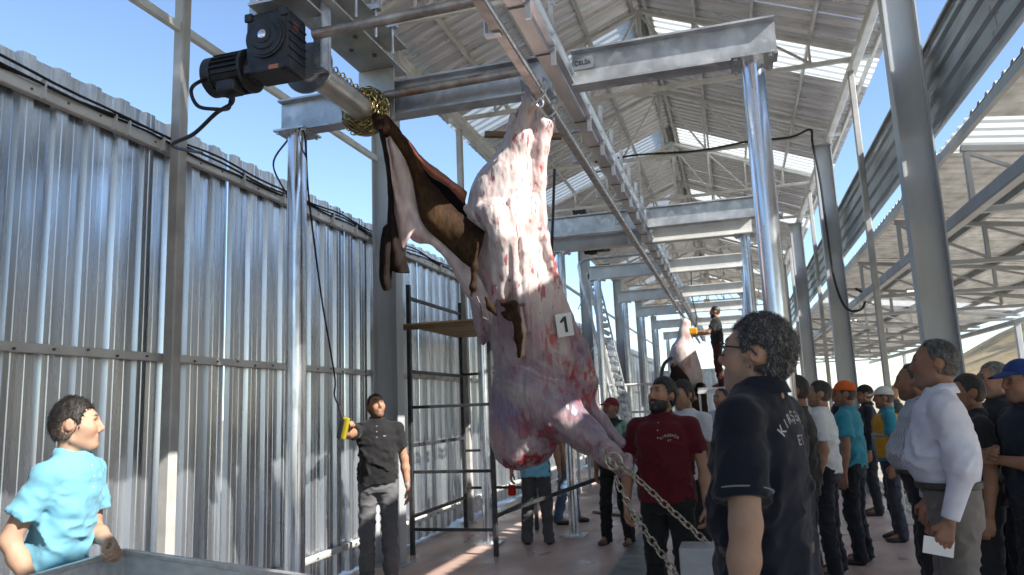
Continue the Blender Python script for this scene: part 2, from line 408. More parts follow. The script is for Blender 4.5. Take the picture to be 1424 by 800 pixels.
# ------------------------------------------------------------------ far end wall
ew = thing('end_wall', 'corrugated end wall across the far end of the hall', 'wall', (-4, 39.5, 0))
em = sheet_mesh('sheet', wp, .25, 4, 3.2, GALV())
for i in range(6):
    o = link('sheet', em, None, ew)
    o.matrix_local = Matrix(((1, 0, 0, i*1.0), (0, 0, -1, 0), (0, 1, 0, .02), (0, 0, 0, 1)))
MB().bar((0, -.06, 3.15), (6, -.06, 3.15), .05, .07).obj('girt', PALE(), ew)
# ------------------------------------------------------------------ right shed
SX0, SX1, SZ0, SZ1 = 2.05, 6.5, 3.92, 3.38
shed = thing('lean_to_roof', 'low lean-to roof of corrugated sheets on the right, seen from below', 'roof', (SX0, 0, SZ0))
sl_ = math.atan2(SZ1-SZ0, SX1-SX0); slen = (SX1-SX0)/math.cos(sl_)
shm = sheet_mesh('roof_sheet', rp, .2, 5, slen, ROOFR())
ssm = sheet_mesh('skylight_sheet', rp, .2, 5, slen, skm)
for yi in range(-10, 40):
    skyl = yi in (7, 19)  # translucent sheets added here to let sun streaks onto the floor
    o = link('skylight_sheet' if skyl else 'roof_sheet', ssm if skyl else shm, None, shed)
    vx = Vector((math.cos(sl_), 0, math.sin(sl_))); uy = Vector((0, 1, 0)); nz_ = Vector((-math.sin(sl_), 0, math.cos(sl_)))
    mtx = Matrix.Identity(4)
    for a in range(3): mtx[a][0] = uy[a]; mtx[a][1] = vx[a]; mtx[a][2] = nz_[a]
    mtx.translation = Vector((.06, yi+.02, 0)); o.matrix_local = mtx
for q in (.08, 1.1, 2.15, 3.2, 4.3):
    MB().channel((q, -18, q*math.tan(sl_)-.05), (q, 40, q*math.tan(sl_)-.05), .05, .08, .006).obj('purlin', GREY(), shed)
for i, y in enumerate([1.4, 4.45, 7.55, 10.6, 13.7, 16.75, 19.85, 22.9, 26, 29.05, 32.15, 35.2, 38.3]):
    t = thing('shed_truss', 'flat steel truss under the lean-to roof, '+['behind the camera', 'nearest on the right edge', 'beside the tall post', 'second past the tall post', 'at the looped cable', 'past the looped cable', 'at the third post', 'past the third post', 'at the fourth post', 'past the fourth post', 'at the fifth post', 'past the fifth post', 'at the far end'][i], 'truss', (SX0, y, 3.2), 0, 'trusses under the lean-to')
    L_ = SX1-SX0-.05
    MB().bar((.12, 0, .01), (L_, 0, .01-.02), .06, .06).obj('bottom_chord', GREY(), t)
    MB().bar((.12, 0, .60), (L_, 0, .60+L_*math.tan(sl_)), .06, .06).obj('top_chord', GREY(), t)
    for q in range(5):
        x = .16+q*.98; MB().bar((x, .002, .04), (x, .002, .58+x*math.tan(sl_)), .05, .05).obj('web_post', GREY(), t)
        if q < 4: MB().bar((x, -.004, .58+x*math.tan(sl_)), (x+.98, -.004, .04), .035, .035).obj('web_brace', GREY(), t)
for x, z, lb in ((SX0+.06, 3.16, 'inner grey beam along the posts of the lean-to roof'), (SX1-.15, 3.12, 'outer grey beam along the far edge of the lean-to roof')):
    e = MB().bar((x, -6, z), (x, 40, z), .1, .12).obj('shed_beam', GREY()); tag(e, lb, 'beam')
for i, y in enumerate([7.55, 13.7, 19.85, 26, 32.15]):
    t = thing('square_post', ['nearest', 'second', 'third', 'fourth', 'farthest'][i]+' square post at the outer edge of the lean-to, before the hill', 'post', (SX1-.15, y, 0), 0, 'outer posts of the lean-to')
    MB().bar((0, 0, .01), (0, 0, 3.06), .12, .12, up=(0, 1, 0)).obj('tube', GREY(), t)
    MB().box((0, 0, .006), (.24, .24, .012)).obj('base_plate', GREY(), t)
fa = thing('fascia', 'long corrugated metal fascia above the lean-to roof on the right', 'fascia', (SX0-.02, 0, 4.035))
fp = [(0, 0), (.05, 0), (.075, .03), (.12, .03), (.145, 0), (.2, 0)]
fm = sheet_mesh('fascia_sheet', fp, .2, 4, 3.05, mat('fascia_sheet', (.36, .40, .43), .8, .36, .18, 4, (1, .3, 1), .2, 5, (1, .3, 1), .1))
y = -18.36
while y < 39:
    o = link('fascia_sheet', fm, None, fa)
    o.matrix_local = Matrix(((0, 0, -1, rnd.uniform(-.004, .004)), (0, 1, 0, y), (1, 0, 0, 0), (0, 0, 0, 1))); o.location.x += .004*(int(y*10) % 2); y += 3.03
MB().box((-.01, 11, .815), (.07, 58, .025)).obj('edge_trim', GREY(), fa)
MB().box((.0, 11, -.012), (.03, 58, .02)).obj('edge_trim', GREY(), fa)
for i, (x, y) in enumerate([(4.3, 12.0), (3.6, 16.4), (3.2, 22.5)]):
    t = thing('shed_lamp', ['long lit lamp under the lean-to nearest the right edge', 'middle lit lamp under the lean-to', 'smallest, farthest lit lamp under the lean-to'][i], 'lamp', (x, y, SZ0+(x-SX0)*math.tan(sl_)-.14), 0, 'lamps under the lean-to')
    MB().box((0, 0, .03), (.34, .12, .05)).obj('housing', WHITEM(), t)
    em_ = bpy.data.materials.get('lit_diffuser')
    if not em_:
        em_ = bpy.data.materials.new('lit_diffuser'); em_.use_nodes = True
        q = em_.node_tree.nodes['Principled BSDF']; q.inputs['Emission Color'].default_value = (1, .97, .9, 1); q.inputs['Emission Strength'].default_value = 2.2
    MB().box((0, 0, 0), (.32, .10, .012), bev=.004).obj('diffuser', em_, t)
# ------------------------------------------------------------------ crossbeams on round columns
def portal(y, x0, x1, zb, hb, col, label, mcol, split=True, wd=.13, over=.09):
    t = thing('rail_portal', label, 'steel frame', (0, y, 0), 0, 'crossbeams carrying the overhead rail')
    zc = zb+hb/2
    ends = [(x0-.13, -1.0), (-.86, x1+over)] if split else [(x0-.13, x1+over)]
    for a, b in ends:
        MB().ibeam((a, 0, zc), (b, 0, zc), wd, hb, .014, .02).obj('beam', mcol, t)
    for x in (x0, x1):
        MB().tube((x, 0, .02), (x, 0, zb-.012), col, 28).obj('column', CHROME(), t, True)
        MB().box((x, 0, zb-.0075), (.25, .25, .013)).obj('cap_plate', ZINC(), t)
        MB().box((x, 0, .01), (.3, .3, .02)).obj('base_plate', ZINC(), t)
        bo = MB()
        for sx in (-1, 1):
            for sy in (-1, 1):
                bo.tube((x+sx*.1, sy*.1, zb-.03), (x+sx*.1, sy*.1, zb-.014), .012, 6)
        stuff(bo.obj('cap_bolts', ZINC(), t))
    return t
p1 = portal(4.62, -2.93, .265, 3.66, .25, .069, 'nearest crossbeam on two shiny round columns, over the hanging carcass', BEAM(), over=.15)
portal(8.95, -3.0, .56, 3.68, .25, .075, 'second crossbeam, dull blue grey, just behind the hanging carcass', BEAM())
portal(9.55, -2.08, .27, 3.62, .2, .06, 'slim pale crossbeam close behind the second crossbeam', PALE())
portal(12.2, -2.05, .3, 3.66, .22, .06, 'pale crossbeam above the inclined hoist', PALE())
portal(15.2, -2.02, .32, 3.66, .22, .06, 'pale crossbeam just before the second carcass', PALE())
portal(18.0, -2.0, .34, 3.66, .22, .06, 'pale crossbeam just past the second carcass', PALE())
portal(21.3, -2.0, .34, 3.66, .22, .06, 'next to last pale crossbeam far down the hall', PALE())
portal(25.0, -2.0, .34, 3.66, .22, .06, 'farthest pale crossbeam down the hall', PALE())
MB().box((-.775, -.072, 3.80), (.13, .006, .085)).obj('name_plate', mat('dull_plate', (.33, .36, .4), .6, .4), p1)
bb = MB().tube((.33, .0, 0), (.33, 0, 0.001), .001, 3)

def text_mesh(s, size, ext=0.0):
    cu = bpy.data.curves.new('lettering', 'FONT'); cu.body = s; cu.size = size; cu.align_x = 'CENTER'; cu.align_y = 'CENTER'; cu.extrude = ext
    cu.resolution_u = 3
    o = bpy.data.objects.new('lettering', cu); C.objects.link(o)
    bpy.context.view_layer.update()
    me = bpy.data.meshes.new_from_object(o.evaluated_get(bpy.context.evaluated_depsgraph_get()))
    bpy.data.objects.remove(o); bpy.data.curves.remove(cu); return me
me = text_mesh('ÇELİK', .04, .001)
o = link('plate_lettering', me, mat('dark_ink', (.03, .03, .03), 0, .6), p1); o.location = (-.775, -.0765, 3.80); o.rotation_euler = (R_(90), 0, 0)

# ------------------------------------------------------------------ overhead rail
RLX = -1.045
rail = thing('overhead_rail', 'long overhead meat rail of I-beam, round pipe and brackets running down the hall', 'rail', (-.93, 0, 3.66))
FL = mat('primer_beam', (.74, .73, .72), .35, .42, .15, 5, (1, .3, 1), .1, 20, (1, 1, 1), .1)
MB().ibeam((0, -2, .12), (0, 27, .12), .085, .24, .012, .009).obj('beam', FL, rail)
MB().tube((RLX+.93, -2, -.04), (RLX+.93, 27, -.04), .024, 16).obj('pipe', CHROME(), rail, True)
MB().box((RLX+.93-.012, 12.5, -.075), (.05, 29, .012)).obj('flat_bar', mat('aged_zinc_bar', (.52, .49, .46), .6, .42, .2, 9), rail)
br = MB(); br.box((-.195, 0, .04), (.01, .05, .26)); br.box((-.155, 0, -.088), (.09, .05, .01)); br.box((-.10, 0, .175), (.20, .05, .012))
brm = br.mesh('bracket'); brm.materials.append(ZINC())
rd = MB(); rd.box((.068, 0, .12), (.03, .014, .42)); rd.box((.055, 0, .012), (.06, .05, .014)); rd.tube((.08, -.02, .3), (.08, .02, .3), .012, 6)
rdm = rd.mesh('hanger_rod'); rdm.materials.append(mat('bright_zinc', (.72, .77, .82), .85, .3, .1))
sp = MB(); sp.box((0, 0, -.004), (.095, .010, .006)); spm = sp.mesh('joint_strip'); spm.materials.append(mat('weld_dark', (.26, .24, .23), .4, .5))
for i in range(44):
    y = 2.35+i*.565
    if abs(y-4.62) < .12: continue
    for nm, mm_, dy in (('bracket', brm, .1), ('hanger_rod', rdm, 0), ('joint_strip', spm, .02)):
        if nm == 'bracket' and i % 2: continue
        o = link(nm, mm_, None, rail); o.location = (0, y+dy, 0)
MB().channel((.068, -2, .065), (.068, 27, .065), .04, .09, .006).obj('side_channel', mat('bright_zinc', (.72, .77, .82), .85, .3, .1), rail)

# trolleys and hooks that carry the carcass
HOOKA = P(736, 134, 5.0); HOOKB = P(757, 166, 5.02)
def trolley(y, label, hook_pt, drop):
    t = thing('rail_trolley', label, 'hook', (RLX, y, 3.62), 0, 'trolleys with hooks on the overhead rail')
    MB().lathe((.0, -.012, .052), (0, .012, .052), [(0, .03), (.008, .022), (.016, .022), (.024, .03)], 16).obj('roller', ZINC(), t, True)
    MB().path(catmull([(.03, 0, .06), (.05, 0, .02), (.03, 0, -.05), (0, 0, -.08)], 5), .008, 8).obj('hanger', ZINC(), t, True)
    h = Vector(hook_pt)-Vector((RLX, y, 3.62))
    MB().path([(.022*math.cos(a), .0, -.105+.03*math.sin(a)) for a in [i*math.pi/6 for i in range(12)]], .007, 8, True).obj('shackle', ZINC(), t, True)
    top = Vector((0, 0, -.13)); mid = Vector((h.x-.045, h.y-.03, h.z+.10)); low = Vector((h.x-.035, h.y-.02, h.z-.05)); bot = Vector((h.x+.01, h.y-.03, h.z-.085)); tip = Vector((h.x+.045, h.y-.03, h.z-.03))
    MB().path(catmull([top, top*.4+mid*.6, mid, low, bot, tip], 6), .0075, 8).obj('hook', STAIN(), t, True)
trolley(4.42, 'steel hook holding the higher left hind leg of the near carcass', HOOKA, .1)
trolley(4.72, 'steel hook holding the lower right hind leg of the near carcass', HOOKB, .2)

# ------------------------------------------------------------------ winch
WIN = thing('hide_winch', 'hide puller winch with a zinc drum and a pile of yellow chain on it', 'winch', (-2.29, 3.6, 3.66))
wz = ZINC(); CREAM = mat('zinc_plate_warm', (.66, .65, .6), .65, .38, .14, 5, (1, 1, 1), .1, 20, (1, 1, 1), .1, spots=((.35, .31, .24), 6, .66, (1, 1, 1)))
MB().lathe((0, .1, 0), (0, .9, 0), [(0, .085), (.8, .085)], 32).obj('drum', CREAM, WIN, True)
for y in (.12, .89):
    MB().lathe((0, y, 0), (0, y+.014, 0), [(0, .16), (.014, .16)], 40).obj('flange', wz, WIN, True)
MB().box((.07, .45, .34), (.30, 1.26, .012)).obj('bottom_plate', CREAM, WIN)
MB().box((.07, .45, .44), (.012, 1.26, .19)).obj('web', CREAM, WIN)
MB().box((.07, .45, .54), (.30, 1.26, .012)).obj('top_plate', CREAM, WIN)
MB().box((.05, .925, .14), (.27, .014, .385)).obj('end_plate', CREAM, WIN)
MB().box((.12, .07, .13), (.10, .014, .41)).obj('end_plate', wz, WIN)
MB().box((.16, .05, .13), (.012, .10, .41)).obj('side_plate', wz, WIN)
for y in (.28, .55, .8):
    c_ = MB(); c_.box((.19, y, .57), (.16, .05, .04)); c_.box((.262, y, .61), (.012, .05, .05)); c_.box((.225, y, .60), (.012, .05, .03))
    c_.obj('clamp', wz, WIN); MB().tube((.235, y, .36), (.235, y, .58), .009, 8).obj('clamp_bolt', wz, WIN)
for x, y in ((-.02, .35), (.03, .6), (.14, .45), (.14, .72)):
    MB().tube((x, y, .325), (x, y, .333), .017, 6).obj('bolt', mat('dark_bolt', (.2, .2, .19), .7, .5), WIN)
# chain links
def link_mesh(L_, W_, r, nu=14, nv=6):
    pts = []; a = L_/2-W_/2
    for i in range(nu):
        t = 2*math.pi*i/nu; pts.append((W_/2*math.cos(t)+(a if math.cos(t) > 0 else -a), W_/2*math.sin(t), 0))
    return MB().path([(p[0], p[1], 0) for p in pts], r, nv, True)
coil = MB(); lk = link_mesh(.05, .03, .0045, 8, 4)
def put(mb, src, c, d, up, roll):
    d = Vector(d).normalized(); u = Vector(up); u = (u-d*u.dot(d)).normalized(); v = d.cross(u)
    u2 = u*math.cos(roll)+v*math.sin(roll); v2 = d.cross(u2); c = Vector(c)
    mb.add([c+d*p[0]+v2*p[1]+u2*p[2] for p in src.v], src.f)
def ring(y0, n, r0, turns, a0=0, a1=2*math.pi):
    for k in range(int(n)):
        a = a0+(a1-a0)*k/n+rnd.uniform(-.05, .05); r = r0+rnd.uniform(0, .008)
        put(coil, lk, (math.cos(a)*r, y0+rnd.uniform(-.008, .008), math.sin(a)*r), (-math.sin(a), rnd.uniform(-.35, .35), math.cos(a)), (math.cos(a), 0, math.sin(a)), rnd.choice([.2, 1.5])+rnd.uniform(-.3, .3))
for L_ in range(4):
    for q in range(max(2, 5-L_)):
        ring(.865-.022*q-.008*(L_ % 2), 14+L_*3, .097+L_*.021, 1)
ring(.16, 15, .096, 1); ring(.185, 12, .097, 1, 1.8, 6.6)
for k in range(16):
    t = k/15; a = 1.05-.55*t
    put(coil, lk, (math.cos(a)*.094, .19+t*.58, math.sin(a)*.094), (-.12, 1, -.1), (math.cos(a), 0, math.sin(a)), .3 if k % 2 else 1.7)
stuff(coil.obj('chain_coil', CHAIN(), WIN, True, 60))
for (x0, y0, z0), lb in (((-2.12, 3.5, 3.73), 'upper weathered pipe running from the winch to the overhead rail'), ((-2.15, 4.47, 3.765), 'lower weathered pipe along the nearest crossbeam from the winch to the overhead rail')):
    o = MB().tube((x0, y0, z0), (-1.12, y0, z0+.01), .03, 20).obj('cross_pipe', RUST(), None, True); tag(o, lb, 'pipe', 'pipes from winch to rail')
# gear motor
def gearmotor(loc, label):
    t = thing('gear_motor', label, 'motor', loc, 0, 'gear motors on the overhead steelwork')
    md = MOTOR()
    MB().box((0, 0, 0), (.27, .2, .36), bev=.02).obj('gearbox', md, t)
    gb = MB()
    for k in range(5): gb.box((.136, 0, -.1+k*.05), (.012, .17, .012))
    for sx in (-1, 1):
        for sz in (-1, 1): gb.box((sx*.115, -.102, sz*.155), (.05, .02, .05), bev=.008)
    gb.box((0, -.1, -.165), (.2, .03, .05), bev=.01)
    stuff(gb.obj('ribs', md, t))
    MB().lathe((0, -.1, .02), (0, -.14, .02), [(0, .125), (.012, .125), (.014, .112), (.02, .112), (.022, .085), (.032, .08), (.034, .05), (.04, .05)], 32).obj('flange', md, t, True, 25)
    MB().lathe((0, -.138, .02), (0, -.15, .02), [(0, .026), (.006, .026), (.012, .012)], 20).obj('shaft', CHROME(), t, True)
    b2 = MB()
    for k in range(8):
        a = k*math.pi/4+.3; b2.tube((.1*math.cos(a), -.113, .02+.1*math.sin(a)), (.1*math.cos(a), -.12, .02+.1*math.sin(a)), .008, 6)
    stuff(b2.obj('bolts', md, t))
    MB().lathe((-.13, .0, -.11), (-.45, .0, -.11), [(0, .075), (.03, .08), (.03, .125), (.05, .125), (.05, .105), (.24, .105), (.24, .115), (.3, .115), (.32, .09)], 28).obj('motor', md, t, True, 30)
    fi = MB()
    for k in range(22):
        a = 2*math.pi*k/22; c_, s_ = math.cos(a), math.sin(a)
        fi.box((-.275, c_*.112, -.11+s_*.112), (.18, .022, .006), Matrix.Rotation(a, 3, 'X'))
    stuff(fi.obj('cooling_fins', md, t))
    MB().box((-.26, -.06, -.225), (.12, .11, .07), bev=.012).obj('terminal_box', md, t)
    MB().box((.1365, -.02, .1), (.004, .05, .035)).obj('badge', mat('red_badge', (.5, .06, .03), 0, .4), t)
    MB().box((.06, -.117, -.172), (.06, .003, .025)).obj('badge', mat('orange_badge', (.5, .18, .08), 0, .4), t)
    return t
GM = gearmotor((-2.36, 3.5, 3.69), 'big black gear motor with finned housing on the hide winch, cable looped under it')
q_ = dup(GM, (-1.72, 9.2, 3.98), label='black gear motor on top of the second crossbeam')
q_.scale = (.6, .6, .45); q_ = dup(GM, (-1.55, 9.9, 3.74), label='black gear motor on the slim pale crossbeam')
q_.scale = (.6, .6, .5); q_ = dup(GM, (-2.1, 13.4, 4.0), label='black gear motor at the head of the inclined hoist')
q_.scale = (.7, .7, .7)
for x in (-2.5, -2.3):
    o = MB().bar((x, 3.5, 3.905), (x, 3.5, 4.3), .06, .06, (0, 1, 0)).obj('motor_bracket', wz); tag(o, 'left pale steel strut above the big gear motor' if x < -2.4 else 'right pale steel strut above the big gear motor', 'bracket', 'struts above the gear motor')
MB().box((-.2+2.29-2.4+.3, -.1, .26), (.34, .24, .014)).obj('motor_plate', CREAM, WIN)
# motor cable
mc = [(-2.62, 3.45, 3.46), (-2.64, 3.47, 3.40), (-2.68, 3.5, 3.375), P(300, 152, 4.15), P(276, 148, 4.18), P(266, 130, 4.2), P(272, 117, 4.2), (-2.76, 3.5, 3.60)]
o = MB().path(catmull(mc, 8), .011, 8).obj('motor_cable', RUBBER(), None, True); tag(o, 'black cable curling in a loop under the big gear motor', 'cable')
mc = [(-2.60, 3.42, 3.46), (-2.62, 3.46, 3.39), P(300, 158, 4.2), P(270, 186, 4.4), P(240, 203, 4.8), (WX+.13, 4.75, 3.68)]
o = MB().path(catmull(mc, 8), .012, 8).obj('motor_cable', RUBBER(), None, True); tag(o, 'black cable sagging from the big gear motor to the metal wall', 'cable')

# ------------------------------------------------------------------ pendant control cable
pc = [P(414, 178, 5.4), P(424, 190, 5.4), P(428, 260, 5.6), P(436, 330, 5.9), P(448, 420, 6.2), P(460, 490, 6.4), P(466, 530, 6.45), P(465, 550, 6.46), P(479, 596, 6.46)+np.array([-.05, 0, .185])]
o = MB().path(catmull(pc, 6), .008, 6).obj('pendant_cable', RUBBER(), None, True); tag(o, 'thin black control cable hanging from the near left column to the remote', 'cable')
pc = [P(414, 178, 5.4), P(400, 195, 5.6), P(380, 230, 6.2), (WX+.12, 5.95, 3.66)]
o = MB().path(catmull(pc, 6), .008, 6).obj('control_cable', RUBBER(), None, True); tag(o, 'thin black cable from the near left column top to the wall rail', 'cable')
# ------------------------------------------------------------------ scaffold
sc = thing('scaffold', 'black square tube scaffold with a plywood deck by the metal wall', 'scaffold', (-3.68, 8.22, 0))
dk = DARK(); W_, D_ = 1.0, 1.78
for x in (0, W_):
    for y in (0, D_):
        MB().bar((x, y, 0), (x, y, 3.12 if x == 0 or y > 0 else 2.66), .05, .05, (0, 1, 0)).obj('upright', dk, sc)
for z in (.42, 1.22, 2.08, 2.96):
    MB().bar((0, .025, z), (0, D_-.025, z), .035, .04).obj('rung', dk, sc)
for z in (.42, 1.22, 2.08): MB().bar((W_, .025, z), (W_, D_-.025, z), .035, .04).obj('rung', dk, sc)
for z in (.28, .92, 1.66): MB().bar((.025, 0, z), (W_-.025, 0, z), .035, .035).obj('rung', dk, sc)
for z in (.55, 1.05, 2.1): MB().bar((.025, D_, z), (W_-.025, D_, z), .035, .035).obj('rung', dk, sc)
MB().box((W_/2+.02, D_/2-.02, 2.635), (W_+.16, D_+.1, .02)).obj('deck_board', PLY(), sc)
MB().box((W_/2, -.045, 2.60), (W_+.1, .035, .06)).obj('deck_edge', WOOD(), sc)
MB().bar((W_, .4, .42), (W_+1.1, 1.2, .75), .045, .045).obj('tow_bar', dk, sc)
# ------------------------------------------------------------------ steel trough
c0 = np.array([-2.84, 3.02]); c1 = np.array([-1.42, 2.53]); c3 = np.array([-2.72, 2.1]); c2 = c1+c3-c0
tr_ = thing('steel_trough', 'big brushed steel trough in front of the man in the light blue shirt', 'trough', (*c0, 0))
ce = (c0+c2)/2; rim = [c0, c1, c2, c3]; ib = [ce+(q-ce)*.80 for q in rim]
def v3(q, z): return (q[0]-c0[0], q[1]-c0[1], z)
inn = [ce+(q-ce)*.985 for q in rim]; out_ = [ce+(q-ce)*1.015 for q in rim]
v = [v3(q, 1.0) for q in out_]+[v3(q, 1.0) for q in inn]+[v3(q, .58) for q in ib]+[v3(ce+(q-ce)*.83, .54) for q in rim]
f = []
for i in range(4):
    j = (i+1) % 4; f += [(i, j, 4+j, 4+i), (4+i, 4+j, 8+j, 8+i), (i, 12+i, 12+j, j)]
f += [(8, 9, 10, 11), (15, 14, 13, 12)]
o = MB().add(v, f).obj('basin', mat('dull_stainless', (.72, .71, .69), .2, .5, .1, 12, (.3, 2, 2), .05, 60, (.3, 4, 4), .06), tr_); bv = o.modifiers.new('bevel', 'BEVEL'); bv.width = .006; bv.segments = 2
for i in range(4): MB().bar(v3(rim[i], 1.008), v3(rim[(i+1) % 4], 1.008), .03, .02).obj('rim', mat('rim_stainless', (.74, .73, .71), .6, .36, .1, 20), tr_)
for q in ib: MB().tube(v3(q, 0), v3(q, .57), .025, 10).obj('leg', STAIN(), tr_, True)
# ------------------------------------------------------------------ inclined hoist
ih = thing('inclined_hoist', 'inclined chain hoist rising behind the carcass between wall and rail', 'hoist', (-1.94, 13.4, 0))
a = Vector((0.1, 0, 1.1)); b = Vector((-.42, 0, 4.0)); d = (b-a)
MB().bar(a+Vector((-.07, 0, 0)), b+Vector((-.07, 0, 0)), .05, .09).obj('side_channel', PALE(), ih)
MB().bar(a+Vector((.09, .1, 0)), b+Vector((.09, .1, 0)), .03, .05).obj('side_channel', ZINC(), ih)
for k in range(22):
    q = a+d*(k+.5)/22; MB().box(q+Vector((.02, 0, 0)), (.13, .1, .085), Matrix.Rotation(.18+(.35 if k % 2 else -.2), 3, 'Y'), bev=.015).obj('chain_flight', ZINC() if k % 2 else BEAM(), ih)
MB().path(catmull([(-.02, -.1, .9), (-.18, -.1, 1.8), (-.5, -.1, 3.4), (-.62, -.1, 4.05), (-.55, -.1, 4.2), (-.3, -.1, 4.24), (.9, -.1, 4.24)], 6), .03, 8).obj('guide_pipe', ZINC(), ih, True)
for z, x in ((3.45, -.66), (2.6, -.5)):
    MB().path([(x+.1, -.1, z+.1), (x-.02, -.1, z-.12), (x+.14, -.1, z-.1)], .012, 6).obj('hook_loop', ZINC(), ih)
MB().box((.1, 0, .55), (.5, .4, 1.1)).obj('foot_box', ZINC(), ih)
# ------------------------------------------------------------------ work platforms with white rails
def platform(loc, wx, wy, h, label):
    t = thing('work_platform', label, 'platform', loc, 0, 'white work platforms')
    MB().box((0, 0, h-.02), (wx, wy, .04)).obj('deck', ZINC(), t)
    for sx in (-1, 1):
        for sy in (-1, 1): MB().bar((sx*(wx/2-.03), sy*(wy/2-.03), 0), (sx*(wx/2-.03), sy*(wy/2-.03), h-.04), .05, .05, (0, 1, 0)).obj('leg', WHITEM(), t)
    MB().bar((-wx/2, -wy/2-.003, h-.09), (wx/2, -wy/2-.003, h-.09), .05, .08).obj('edge_beam', WHITEM(), t)
    return t
pf = platform((-.33, 17.2, 0), .9, 1.0, 1.88, 'white work platform under the man with the saw')
pf2 = platform((-2.2, 14.6, 0), 1.5, 1.1, .95, 'white railed platform beside the inclined hoist')
for z in (.5, 1.0):
    MB().tube((-.75, -.55, .95+z), (.75, -.55, .95+z), .022, 8).obj('rail', WHITEM(), pf2, True)
for x in (-.75, -.25, .25, .75): MB().tube((x, -.55, .95), (x, -.55, 1.95), .022, 8).obj('rail_post', WHITEM(), pf2, True)
for k in range(4):
    MB().box((.78+.22*k, -.2, .95-.2*k-.1), (.24, .7, .03)).obj('step', ZINC(), pf2)
MB().tube((.7, -.55, 1.95), (1.7, -.55, 1.0), .022, 8).obj('rail', WHITEM(), pf2, True)
o = MB().path(catmull([P(921, 548, 13.5), P(920, 522, 13.6), P(924, 506, 13.7), P(934, 498, 13.8)], 6), .035, 8).obj('hose', RUBBER(), None, True); tag(o, 'black curved hose beside the far carcass', 'hose')
o = MB().path([P(771, 235, 8.2), P(769, 300, 8.2), P(767, 356, 8.2)], .016, 8).obj('black_pipe', RUBBER(), None, True); tag(o, 'thin black upright pipe behind the right edge of the carcass', 'pipe')
o = MB().bar(P(674, 187, 7.6), P(781, 190, 7.6), .06, .06).obj('timber_bar', WOOD()); tag(o, 'short brown timber bar high behind the hind legs of the carcass', 'timber')
# ------------------------------------------------------------------ floor drain, chain post, barrier
dr = thing('floor_drain', 'long grey steel floor drain with a barred grate', 'drain', (-1.12, 5, 0))
MB().box((0, 6, .003), (.36, 14, .006)).obj('channel', mat('drain_dark', (.06, .06, .06), .3, .6), dr)
db = MB()
for k in range(360): db.box((0, -1+k*.0385, .012), (.33, .022, .012))
stuff(db.obj('grate_bars', mat('drain_bars', (.3, .31, .31), .6, .45, .15), dr))
for x in (-.175, .175): MB().box((x, 6, .011), (.02, 14, .014)).obj('edge_angle', mat('drain_bars', (.3, .31, .31), .6, .45), dr)
bx = P(972, 763, 3.75); px_, py_, pz_ = bx
cpst = thing('chain_post', 'grey sheet metal post where the two chains end', 'post', (px_, py_+.1, 0))
MB().box((0, 0, pz_/2), (.2, .2, pz_), bev=.006).obj('body', mat('grey_cover', (.42, .43, .45), .2, .4, .1), cpst)
MB().box((.0, -.102, pz_/2-.03), (.17, .004, pz_-.1)).obj('front_panel', mat('grey_cover', (.42, .43, .45), .2, .4, .1), cpst)
ba = thing('mesh_barrier', 'dark welded mesh crowd barrier at the right edge', 'barrier', (2.35, 7.2, 0))
MB().bar((0, -1.2, .12), (0, 1.4, .12), .04, .04).obj('rail', DARK(), ba); MB().bar((0, -1.2, 1.12), (0, 1.4, 1.12), .04, .04).obj('rail', DARK(), ba)
MB().bar((.03, -1.2, .28), (.03, 1.4, .62), .07, .05).obj('brace', DARK(), ba)
wr = MB()
for k in range(64): wr.bar((.0, -1.18+k*.04, .13), (0, -1.18+k*.04, 1.11), .007, .007)
stuff(wr.obj('wires', DARK(), ba))
for y in (-1.2, 1.4): MB().bar((0, y, 0), (0, y, 1.16), .045, .045, (0, 1, 0)).obj('post', DARK(), ba)
o = MB().path([(-.4, 9.9, .025), (-.9, 10.1, .02), (-1.5, 11, .02), (-2.2, 11.5, .02)], .02, 8).obj('floor_hose', RUBBER()); tag(o, 'dark hose lying on the red floor behind the men', 'hose')
# ------------------------------------------------------------------ chain from the foreleg to the post
lm = link_mesh(.060, .034, .0052, 14, 6).mesh('chain_link', True, 60); lm.materials.append(CHAINS())
def chain(pts, label):
    pts = [Vector(p) for p in pts]; t = thing('chain', label, 'chain', pts[0], 0, 'chains on the foreleg')
    q = catmull(pts, 40); ds = [0]
    for i in range(1, len(q)): ds.append(ds[-1]+np.linalg.norm(q[i]-q[i-1]))
    n = int(ds[-1]/.048)
    for k in range(n):
        s = (k+.5)/n*ds[-1]; j = min(len(q)-2, max(0, int(np.searchsorted(ds, s))-1)); d = Vector(q[j+1]-q[j]).normalized()
        c = Vector(q[j])+d*(s-ds[j]); u = Vector((0, 0, 1)); u = (u-d*u.dot(d)).normalized(); vv = d.cross(u); ro = .35 if k % 2 else .35+math.pi/2
        ro += rnd.uniform(-.2, .2); u2 = u*math.cos(ro)+vv*math.sin(ro); v2 = d.cross(u2)
        o = link('chain_link', lm, None, t)
        m_ = Matrix.Identity(4)
        for a_ in range(3): m_[a_][0] = d[a_]; m_[a_][1] = v2[a_]; m_[a_][2] = u2[a_]
        m_.translation = c-pts[0]; o.matrix_local = m_
    return t
RING = P(852, 639, 4.50)
chain([P(862, 645, 4.42), P(893, 672, 4.3), P(925, 702, 4.15), P(955, 729, 4.0), P(986, 758, 3.84)], 'upper steel chain running from the tied foreleg to the grey post')
chain([P(856, 664, 4.42), P(872, 698, 4.3), P(894, 735, 4.15), P(918, 768, 4.0), P(943, 802, 3.84)], 'lower steel chain running down from the tied foreleg')
